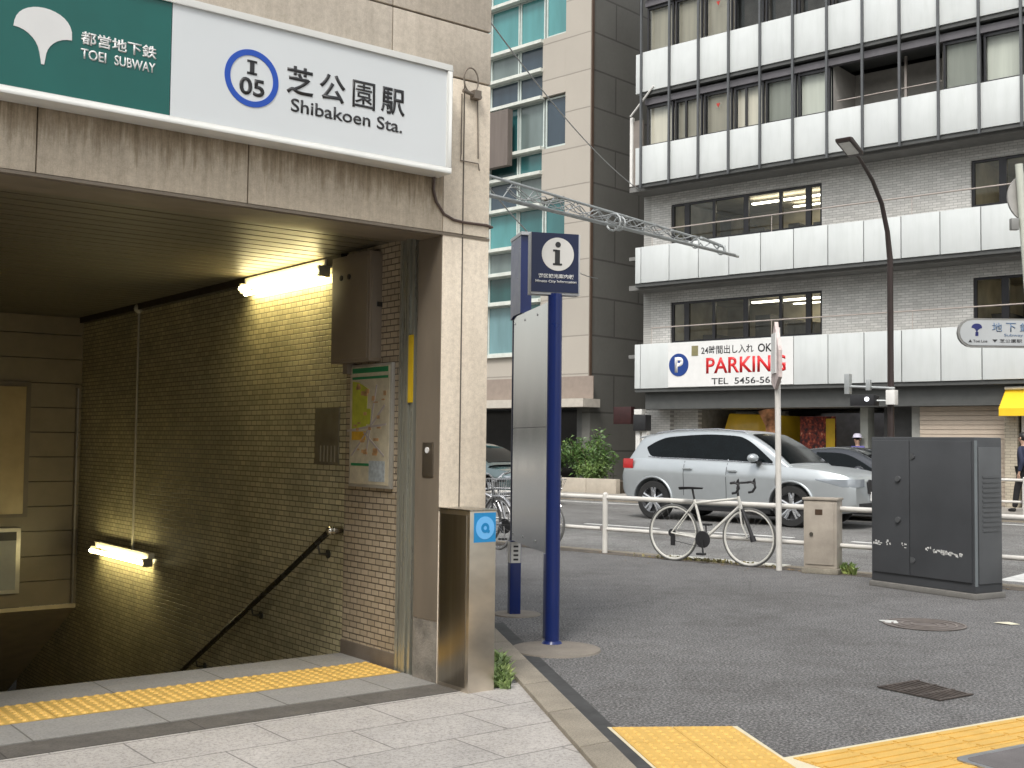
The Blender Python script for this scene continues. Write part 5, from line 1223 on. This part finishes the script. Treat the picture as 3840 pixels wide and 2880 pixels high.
suv = dict(L=4.95, W=1.98, wr=.385, paint=m_silverp, wheels=(.81, 3.80), tum=.30,
    plan=[(0, .86), (.02, .93), (.07, .985), (.2, 1.0), (.6, 1.0), (.86, .985), (.94, .94), (.98, .86), (1, .76)],
    top=[(0, .98), (.05, 1.10), (.25, 1.20), (.9, 1.20), (2.0, 1.165), (3.3, 1.12), (3.75, 1.10), (4.3, 1.06), (4.7, .99), (4.87, .93), (4.95, .84)],
    bot=[(0, .50), (.15, .38), (.6, .30), (4.3, .28), (4.75, .29), (4.95, .38)],
    roof=[(.14, 1.17), (.30, 1.40), (.43, 1.60), (.7, 1.68), (1.15, 1.74), (2.1, 1.76), (2.75, 1.71), (3.15, 1.53), (3.45, 1.33), (3.78, 1.085)], gx=(.14, 3.78),
    wind=(2.85, 3.70), rearg=(.20, .40),
    wins=[([(.60, 1.40), (.70, 1.27), (.85, 1.235), (1.52, 1.222)], [(.60, 1.43), (.80, 1.54), (1.04, 1.62), (1.52, 1.665)]),
          ([(1.545, 1.222), (2.3, 1.20), (2.46, 1.195)], [(1.545, 1.668), (2.0, 1.685), (2.46, 1.67)]),
          ([(2.485, 1.195), (3.0, 1.175), (3.40, 1.155)], [(2.485, 1.668), (2.7, 1.635), (2.95, 1.515), (3.40, 1.19)])],
    seams=[(1.53, .5, 1.17), (2.47, .42, 1.14), (3.50, .5, 1.08)], handles=[(1.62, 1.02), (2.60, 1.0)], mirror=(3.10, 1.25),
    tl=(.34, 1.0, 1.19), hl=(4.28, .76, .90))
c1 = car('silver_car', 'silver sports utility car driving right behind the white fence', suv, 'W', -13.70, 20.33, -.1, 0)
for s_ in (-1, 1):       # bright strip under the windows, black pillars between them
    MB().tube([(x, s_ * (.99 * crom(suv['plan'], x / 4.95) * .925 + .008 - (crom([(.66, 1.245), (.85, 1.225), (1.5, 1.21), (2.5, 1.185), (3.42, 1.145)], x) - crom(suv['top'], x) + .03) * .3), crom([(.66, 1.245), (.85, 1.225), (1.5, 1.21), (2.5, 1.185), (3.42, 1.145)], x)) for x in [.66 + k * .12 for k in range(24)]], .009, 6).build('window_trim', m_rim, c1, smooth=True)
    for x_ in (1.535, 2.472):
        q = []
        for k in range(5):
            zz = 1.22 + k * .111; yy = .99 * crom(suv['plan'], x_ / 4.95) * .925 - (zz - crom(suv['top'], x_) + .03) * .3 + .0075; q += [(x_ - .035, s_ * yy, zz), (x_ + .035, s_ * yy, zz)]
        MB().add(q, [(2 * k, 2 * k + 1, 2 * k + 3, 2 * k + 2) for k in range(4)]).build('door_pillar', m_cglass, c1)
MB().tube([(.66, -.64, 1.67), (.72, -.64, 1.71), (1.2, -.64, 1.77), (2.1, -.64, 1.79), (2.65, -.63, 1.745), (2.75, -.63, 1.70)], .014, 6).build('roof_rail', m_rim, c1, smooth=True)
MB().prism([(.60, 1.64), (.30, 1.60), (.29, 1.63), (.62, 1.69)], 1, -.66, .66).build('spoiler', m_silverp, c1, bevel=.01)
for wx in suv['wheels']:
    MB().tube([(wx + .455 * math.cos(R(th)), -.975 - .0, .385 + .455 * math.sin(R(th))) for th in range(-8, 190, 9)], .022, 6).build('arch_trim', m_silverp, c1, smooth=True)
m_dpaint = pm('dark car paint', (.030, .034, .042), .2, .4, var=.05, coat=1.0)
sedan = dict(L=4.7, W=1.82, wr=.33, paint=m_dpaint, wheels=(.98, 3.72), tum=.42,
    plan=[(0, .78), (.03, .9), (.1, .98), (.3, 1.0), (.8, 1.0), (.93, .95), (.98, .84), (1, .74)],
    top=[(0, .92), (.1, .98), (.6, .99), (2.0, .96), (3.3, .93), (3.7, .88), (4.3, .80), (4.6, .70), (4.7, .62)],
    bot=[(0, .42), (.3, .24), (4.2, .22), (4.7, .34)],
    roof=[(.55, .96), (1.0, 1.18), (1.5, 1.37), (2.1, 1.45), (2.6, 1.43), (3.0, 1.30), (3.65, .93)], gx=(.55, 3.65), wind=(2.85, 3.55), rearg=(.7, 1.3),
    wins=[([(.95, 1.03), (1.5, 1.0), (1.9, .99)], [(.95, 1.06), (1.4, 1.27), (1.9, 1.35)]), ([(1.95, .99), (2.6, .98), (3.3, .97)], [(1.95, 1.36), (2.5, 1.34), (2.8, 1.25), (3.3, .99)])],
    seams=[(1.0, .5, .95), (1.93, .32, .93), (3.2, .4, .9)], handles=[(1.25, .85), (2.2, .84)], mirror=(3.0, 1.02), tl=(.35, .74, .88), hl=(4.2, .58, .70))
car('dark_car', 'dark saloon car half hidden behind the bonnet of the silver car', sedan, 'W', -12.75, 22.95, -.1, 0)
m_dpaint2 = pm('teal grey car paint', (.10, .14, .145), .2, .5, var=.05, coat=1.0)
sed2 = dict(sedan); sed2['paint'] = m_dpaint2
car('grey_car', 'grey green car further down the road left of the blue pole', sed2, 'W', -22.0, 21.4, -.1, 0)

# ---------------------------------------------------------------- bicycles
m_bw = pm('bicycle white', (.62, .61, .565), .35, var=.06); m_bt = pm('bicycle tyre', (.10, .10, .095), .7); m_bk = pm('bicycle black', (.02, .02, .022), .45); m_chr = pm('bicycle alloy', (.55, .55, .56), .25, .9)
def bicycle(lab, fr, a, b, rot, frame_m, rimc, road=True, basket=False, sc=1.0, lean=0.0):
    t = thing('bicycle', lab, 'bicycle', fr, (a, b, 0), rot); OFF[t.name] = (0, 0, 0)
    wr = .335; wbx = 1.0
    hubs = [(0, 0, wr), (wbx, 0, wr)]
    for hx, hy, hz in hubs:
        MB().tube([(hx + wr * .975 * math.cos(k / 40 * 6.2832), 0, hz + wr * .975 * math.sin(k / 40 * 6.2832)) for k in range(40)], .0135, 8, True).build('wheel', m_bt, t, smooth=True)
        w = t.children[-1]
        MB().tube([(hx + wr * .925 * math.cos(k / 40 * 6.2832), 0, hz + wr * .925 * math.sin(k / 40 * 6.2832)) for k in range(40)], .013, 6, True).build('rim', rimc, w, smooth=True)
        s_ = MB()
        for k in range(20):
            an = k / 20 * 6.2832; an2 = an + (.5 if k % 2 else -.5)
            s_.cyl((hx + .02 * math.cos(an2), .02 if k % 4 < 2 else -.02, hz + .02 * math.sin(an2)), (hx + wr * .92 * math.cos(an), 0, hz + wr * .92 * math.sin(an)), .0012, n=4, caps=False)
        s_.cyl((hx, -.045, hz), (hx, .045, hz), .016, n=10); s_.build('spokes', m_chr, w)
    bb = (.42, 0, .28); st_top = (.27, 0, .80); ht = (.86, 0, .80); hb = (.90, 0, .66); drop = 1
    f = MB(); f.cyl(bb, (.285, 0, .74), .016).cyl((.30, 0, .70), (.865, 0, .775), .015).cyl(bb, (.885, 0, .69), .018).cyl(hb, ht, .019)
    for y in (-.05, .05): f.cyl((bb[0], y * .5, bb[2]), (0, y, wr), .009).cyl((.29, y * .3, .70), (0, y, wr), .008)
    f.build('frame', frame_m, t, smooth=True)
    f = MB()
    for y in (-.045, .045): f.tube([(.905, y * .8, .62), (.93, y, .48), (wbx, y, wr)], [.012, .011, .008], 8)
    f.cyl((.895, 0, .66), (.905, 0, .61), .022); f.build('fork', frame_m, t, smooth=True)
    MB().cyl((.285, 0, .74), (.255, 0, .87), .013).build('seat_post', m_bk, t, smooth=True)
    sd_ = MB(); sd_.add([(.10, -.07, .885), (.10, .07, .885), (.22, .055, .89), (.22, -.055, .89), (.40, -.015, .885), (.40, .015, .885), (.10, -.05, .85), (.10, .05, .85), (.22, .03, .86), (.22, -.03, .86), (.39, -.01, .865), (.39, .01, .865)],
        [(0, 1, 2, 3), (3, 2, 5, 4), (6, 9, 8, 7), (9, 10, 11, 8), (0, 6, 7, 1), (0, 3, 9, 6), (3, 4, 10, 9), (1, 7, 8, 2), (2, 8, 11, 5), (4, 5, 11, 10)]); sd_.build('saddle', m_bk, t, bevel=.008)
    h = MB(); h.cyl(ht, (.85, 0, .90), .014)
    if not road: h.cyl((.85, 0, .87), (.93, 0, .89), .013)
    if road:
        h.cyl((.85, 0, .90), (.87, 0, .955), .013).cyl((.87, -.20, .955), (.87, .20, .955), .013); h.build('handlebar', m_bk, t, smooth=True)
        for y in (-.20, .20): MB().tube([(.87, y, .955), (.92, y, .965), (.965, y, .945), (.975, y, .90), (.94, y, .85), (.89, y, .84)], .015, 8).build('drop_grip', m_bk, t, smooth=True)
        for y in (-.20, .20): MB().tube([(.95, y, .96), (.965, y, 1.0), (.975, y, .94), (.96, y, .88)], [.016, .014, .008, .006], 6).build('brake_lever', m_bk, t, smooth=True)
    else:
        h.tube([(.93, 0, .89), (.93, -.12, .98), (.86, -.28, 1.0), (.74, -.30, .98)], .012, 8).tube([(.93, 0, .89), (.93, .12, .98), (.86, .28, 1.0), (.74, .30, .98)], .012, 8); h.build('handlebar', m_chr, t, smooth=True)
        for s_ in (-1, 1): MB().cyl((.82, s_ * .29, .995), (.72, s_ * .30, .975), .017).build('grip', m_bk, t, smooth=True)
        for hx, hy, hz in hubs: MB().tube([(hx + .36 * math.cos(R(th)), 0, hz + .36 * math.sin(R(th))) for th in (range(20, 200, 15) if hx == 0 else range(40, 170, 13))], .022, 6).build('mudguard', m_chr, t, smooth=True)
    if basket:
        q = MB()
        for zz, w_, x0, x1 in ((.70, .12, .98, 1.16), (.80, .14, .96, 1.20), (.92, .165, .95, 1.25)): q.tube([(x0, -w_, zz), (x1, -w_, zz), (x1, w_, zz), (x0, w_, zz)], .005, 4, True)
        for k in range(9):
            y = -1 + k / 4; q.cyl((1.16, .12 * y, .70), (1.25, .165 * y, .92), .003, n=4).cyl((.98, .12 * y, .70), (.95, .165 * y, .92), .003, n=4)
        q.build('basket', m_chr, t)
    cr = MB(); cr.lathe([(.04, -.045), (.095, -.045), (.10, -.04), (.095, -.035), (.04, -.035)], 'y', bb, 28, True); cr.lathe([(.0, -.043), (.085, -.043), (.085, -.038), (.0, -.038)], 'y', bb, 20); cr.build('chainring', m_bk, t)
    p = MB(); p.cyl((bb[0], -.06, bb[2]), (bb[0] + .02, -.065, bb[2] - .165), .010).cyl((bb[0], .06, bb[2]), (bb[0] - .02, .065, bb[2] + .165), .010); p.build('crank', m_chr if not road else m_bk, t)
    for s_ in (-1, 1): MB().box(bb[0] + .02 * -s_ - .045, bb[0] - .02 * s_ + .045, s_ * .07, s_ * .15, bb[2] + s_ * .165 - .012, bb[2] + s_ * .165 + .012).build('pedal', m_bk, t)
    ch = MB(); ch.cyl((bb[0], -.04, bb[2] + .095), (0, -.04, wr + .035), .004, n=4).cyl((bb[0], -.04, bb[2] - .095), (.02, -.04, wr - .09), .004, n=4).lathe([(.0, -.045), (.045, -.045), (.045, -.03), (.0, -.03)], 'y', (0, 0, wr), 18); ch.box(-.01, .045, -.05, -.03, wr - .15, wr - .03); ch.build('derailleur_chain', m_bk, t)
    return t
bw_ = bicycle('white road bicycle with dark chainring leaning on the near fence', 'W', -7.62, 11.90, 0.03, m_bw, m_bw)
MB().cyl((.965, -.10, .66), (1.10, -.12, .36), .022).build('frame_lock', m_bk, bw_, smooth=True); MB().cyl((1.10, -.12, .36), (1.12, -.12, .30), .034).build('lock_end', m_bk, bw_, smooth=True)
bicycle('silver city bicycle with basket parked behind the steel map board', 'W', -10.55, 11.70, .10, m_chr, m_chr, False, True)
bicycle('dark city bicycle squeezed in beside the silver one near the pillar', 'W', -10.95, 12.25 - .6, -.25, m_bk, m_chr, False, True)

# ---------------------------------------------------------------- people
m_skin = pm('skin', (.46, .29, .21), .5, var=.05); m_hair = pm('hair black', (.012, .01, .01), .5); m_suit = pm('navy cloth', (.018, .022, .05), .8, var=.2, scale=12); m_tr = pm('black cloth', (.012, .012, .014), .85); m_shoe = pm('shoe black', (.012, .012, .012), .35); m_shirt = pm('white shirt', (.7, .7, .72), .7)
m_purple = pm('violet cloth', (.10, .09, .28), .8, var=.2); m_hat = pm('pale hat', (.58, .56, .66), .8)
def skin(name, mat, parent, pts, edges, radii, root=0, sub=2):
    me = bpy.data.meshes.new(name); me.from_pydata(pts, edges, []); o = bpy.data.objects.new(name, me); COL.objects.link(o)
    md = o.modifiers.new('s', 'SKIN'); md.use_smooth_shade = True; md2 = o.modifiers.new('ss', 'SUBSURF'); md2.levels = sub; md2.render_levels = sub
    lay = me.skin_vertices[0].data
    for i, r_ in enumerate(radii): lay[i].radius = (r_, r_) if not isinstance(r_, tuple) else r_; lay[i].use_root = (i == root)
    dg = bpy.context.evaluated_depsgraph_get(); dg.update(); nm = bpy.data.meshes.new_from_object(o.evaluated_get(dg)); o.modifiers.clear(); o.data = nm
    for p_ in nm.polygons: p_.use_smooth = True
    nm.materials.clear(); nm.materials.append(mat); o.parent = parent; return o
def person(lab, fr, a, b, z, rot, h=1.70, top=m_suit, legs=m_tr, stride=.18, hat=None, bend=.35, bag=False):
    t = thing('person', lab, 'person', fr, (a, b, z), rot); OFF[t.name] = (0, 0, 0); k = h / 1.70
    # x forward, y left, z up
    J = dict(pel=(0, 0, .93), waist=(0, 0, 1.06), chest=(.01, 0, 1.28), neck0=(.0, 0, 1.43), neck=(.01, 0, 1.50), head0=(.03, 0, 1.56), head1=(.025, 0, 1.63),
        hL=(0, .09, .90), hR=(0, -.09, .90), kL=(stride * .65, .095, .50), kR=(-stride * .2, -.095, .49), aL=(stride, .095, .085), aR=(-stride * 1.05, -.095, .12), tL=(stride + .15, .10, .03), tR=(-stride * 1.05 + .13, -.10, .04),
        sL=(0, .17, 1.40), sR=(0, -.17, 1.40), eL=(-.06 - stride * .2, .23, 1.13), eR=(.02 + stride * .2, -.23, 1.13), wL=(.02 - stride * .3, .24, .89), wR=(.14 + stride * .3, -.24, .92))
    J = {q: tuple(c * k for c in v_) for q, v_ in J.items()}
    names = ['pel', 'waist', 'chest', 'neck0', 'neck', 'head0', 'head1', 'hL', 'kL', 'aL', 'hR', 'kR', 'aR', 'sL', 'eL', 'wL', 'sR', 'eR', 'wR']
    rad = dict(pel=.10, waist=.10, chest=.115, neck0=.065, neck=.052, head0=.075, head1=.088, hL=.075, kL=.05, aL=.035, hR=.075, kR=.05, aR=.035, sL=.05, eL=.035, wL=.023, sR=.05, eR=.035, wR=.023)
    E_ = [('pel', 'waist'), ('waist', 'chest'), ('chest', 'neck0'), ('neck0', 'neck'), ('neck', 'head0'), ('head0', 'head1'), ('pel', 'hL'), ('hL', 'kL'), ('kL', 'aL'), ('pel', 'hR'), ('hR', 'kR'), ('kR', 'aR'), ('chest', 'sL'), ('sL', 'eL'), ('eL', 'wL'), ('chest', 'sR'), ('sR', 'eR'), ('eR', 'wR')]
    pts = [J[n_] for n_ in names]; ed = [(names.index(a_), names.index(b_)) for a_, b_ in E_]; rr2 = [rad[n_] * k for n_ in names]
    for w_, s_ in (('wL', 1), ('wR', -1)):
        wx, wy, wz = J[w_]; i0 = len(pts); pts.append((wx + .02, wy, wz - .07)); rr2.append(.022 * k); ed.append((names.index(w_), i0))
        for f_ in range(4):
            i1 = len(pts); x_ = wx + .045 - f_ * .019; ln = (.075, .085, .08, .062)[f_]
            pts += [(x_, wy, wz - .10), (x_ + .004, wy - s_ * .006, wz - .10 - ln * .55), (x_ + .002, wy - s_ * .018, wz - .10 - ln)]; rr2 += [.0085 * k, .008 * k, .0065 * k]
            ed += [(i0, i1), (i1, i1 + 1), (i1 + 1, i1 + 2)]
        i1 = len(pts); pts += [(wx + .05, wy - s_ * .012, wz - .055), (wx + .062, wy - s_ * .02, wz - .10)]; rr2 += [.010 * k, .008 * k]; ed += [(i0, i1), (i1, i1 + 1)]
    skin('body', m_skin, t, pts, ed, rr2, 0)
    jn = ['pel', 'waist', 'chest', 'neck0', 'sL', 'eL', 'wL', 'sR', 'eR', 'wR']; jp = [J[n_] for n_ in jn]; jp[0] = (J['pel'][0], 0, J['pel'][2] - .06)
    skin('jacket', top, t, jp, [(0, 1), (1, 2), (2, 3), (2, 4), (4, 5), (5, 6), (2, 7), (7, 8), (8, 9)], [(.13, .17), (.125, .155), (.135, .175), .07, .065, .052, .042, .065, .052, .042])
    ln_ = ['pel', 'hL', 'kL', 'aL', 'hR', 'kR', 'aR']
    skin('trousers', legs, t, [J[n_] for n_ in ln_], [(0, 1), (1, 2), (2, 3), (0, 4), (4, 5), (5, 6)], [.125, .092, .07, .058, .092, .07, .058])
    for s_, a_, t__ in ((1, 'aL', 'tL'), (-1, 'aR', 'tR')): skin('shoe', m_shoe, t, [(J[a_][0] - .03, J[a_][1], max(J[a_][2] - .04, .045)), (J[a_][0] + .06, J[a_][1], max(J[a_][2] - .055, .04)), J[t__]], [(0, 1), (1, 2)], [.042, .042, .032], 0, 2)
    hx, hy, hz = J['head1']
    hr_ = MB(); hr_.ball((hx - .012, 0, hz + .025), .108 * k, 16, (1.0, .86, 1.02)); o = hr_.build('hair', m_hair, t, smooth=True)
    bm = bmesh.new(); bm.from_mesh(o.data)
    bmesh.ops.delete(bm, geom=[v_ for v_ in bm.verts if v_.co.x > hx + .03 and v_.co.z < hz + .06 or v_.co.z < hz - .06], context='VERTS'); bm.to_mesh(o.data); bm.free()
    fc = MB(); fc.ball((hx + .095, 0, hz - .01), .016, 8, (1, .8, 1.4)); fc.build('nose', m_skin, t, smooth=True)
    for s_ in (-1, 1):
        MB().ball((hx + .082, s_ * .032, hz + .012), .011, 8).build('eye', m_blk, t, smooth=True); MB().ball((hx, s_ * .088, hz - .005), .024, 8, (.7, .4, 1.2)).build('ear', m_skin, t, smooth=True)
    MB().box(hx + .078, hx + .092, -.022, .022, hz - .052, hz - .044).build('mouth', pm('lips', (.3, .12, .1), .5), t)
    if hat: MB().lathe([(0, hz + .15), (.07, hz + .145), (.105, hz + .10), (.112, hz + .05), (.16, hz + .045)], 'z', (hx - .01, 0, 0), 20).build('hat', hat, t, smooth=True)
    MB().prism([(.02, 1.42 * k), (.10, 1.30 * k), (.115, 1.40 * k)], 1, -.03, .03).build('shirt_collar', m_shirt, t)
    if bag: MB().box(-.16 + J['wR'][0], .16 + J['wR'][0], -.30, -.20, J['wR'][2] - .42, J['wR'][2] - .12).build('bag', m_blk, t, bevel=.02)
    return t
person('person in a dark navy suit walking on the far pavement', 'W', -7.72, 25.6, .045, R(165), 1.62)
person('person in black with a bag at the extreme right on the far pavement', 'W', -7.05, 25.9, .045, R(15), 1.6, m_tr, m_tr, .22, bag=True)
person('person in violet clothes and pale hat standing at the garage entrance', 'W', -12.35, 27.75, .045, R(-100), 1.58, m_purple, m_tr, .03, hat=m_hat)

# labels for the setting
LAB = dict(ground='broad ground below the whole street', pavement='dark asphalt pavement on the near side', rear_pavement='asphalt ground beside the station block', road='grey asphalt road between the two kerbs', kerb='stone kerb along the near edge of the road', kerb_glare='sun glare painted as pale strips on the kerb behind the white bicycle',
    far_kerb='stone kerb along the far edge of the road', far_pavement='pale pavement in front of the buildings across the road', road_marking='worn white lines painted on the road', gutter_dirt='brown grit strip along the foot of the fence',
    station_paving='pale granite slabs in front of the station', drain_strip='dark stone strip across the station threshold', threshold_stone='grey granite threshold at the stair head', paving_kerb='beige kerb between granite slabs and asphalt', tar_seam='black tar seam beside the beige kerb')
for o in list(S.objects):
    if o.get('kind') == 'structure':
        b_ = o.name.split('.')[0]
        if b_ in LAB: o['label'] = LAB[b_]; o['category'] = b_.replace('_', ' ')
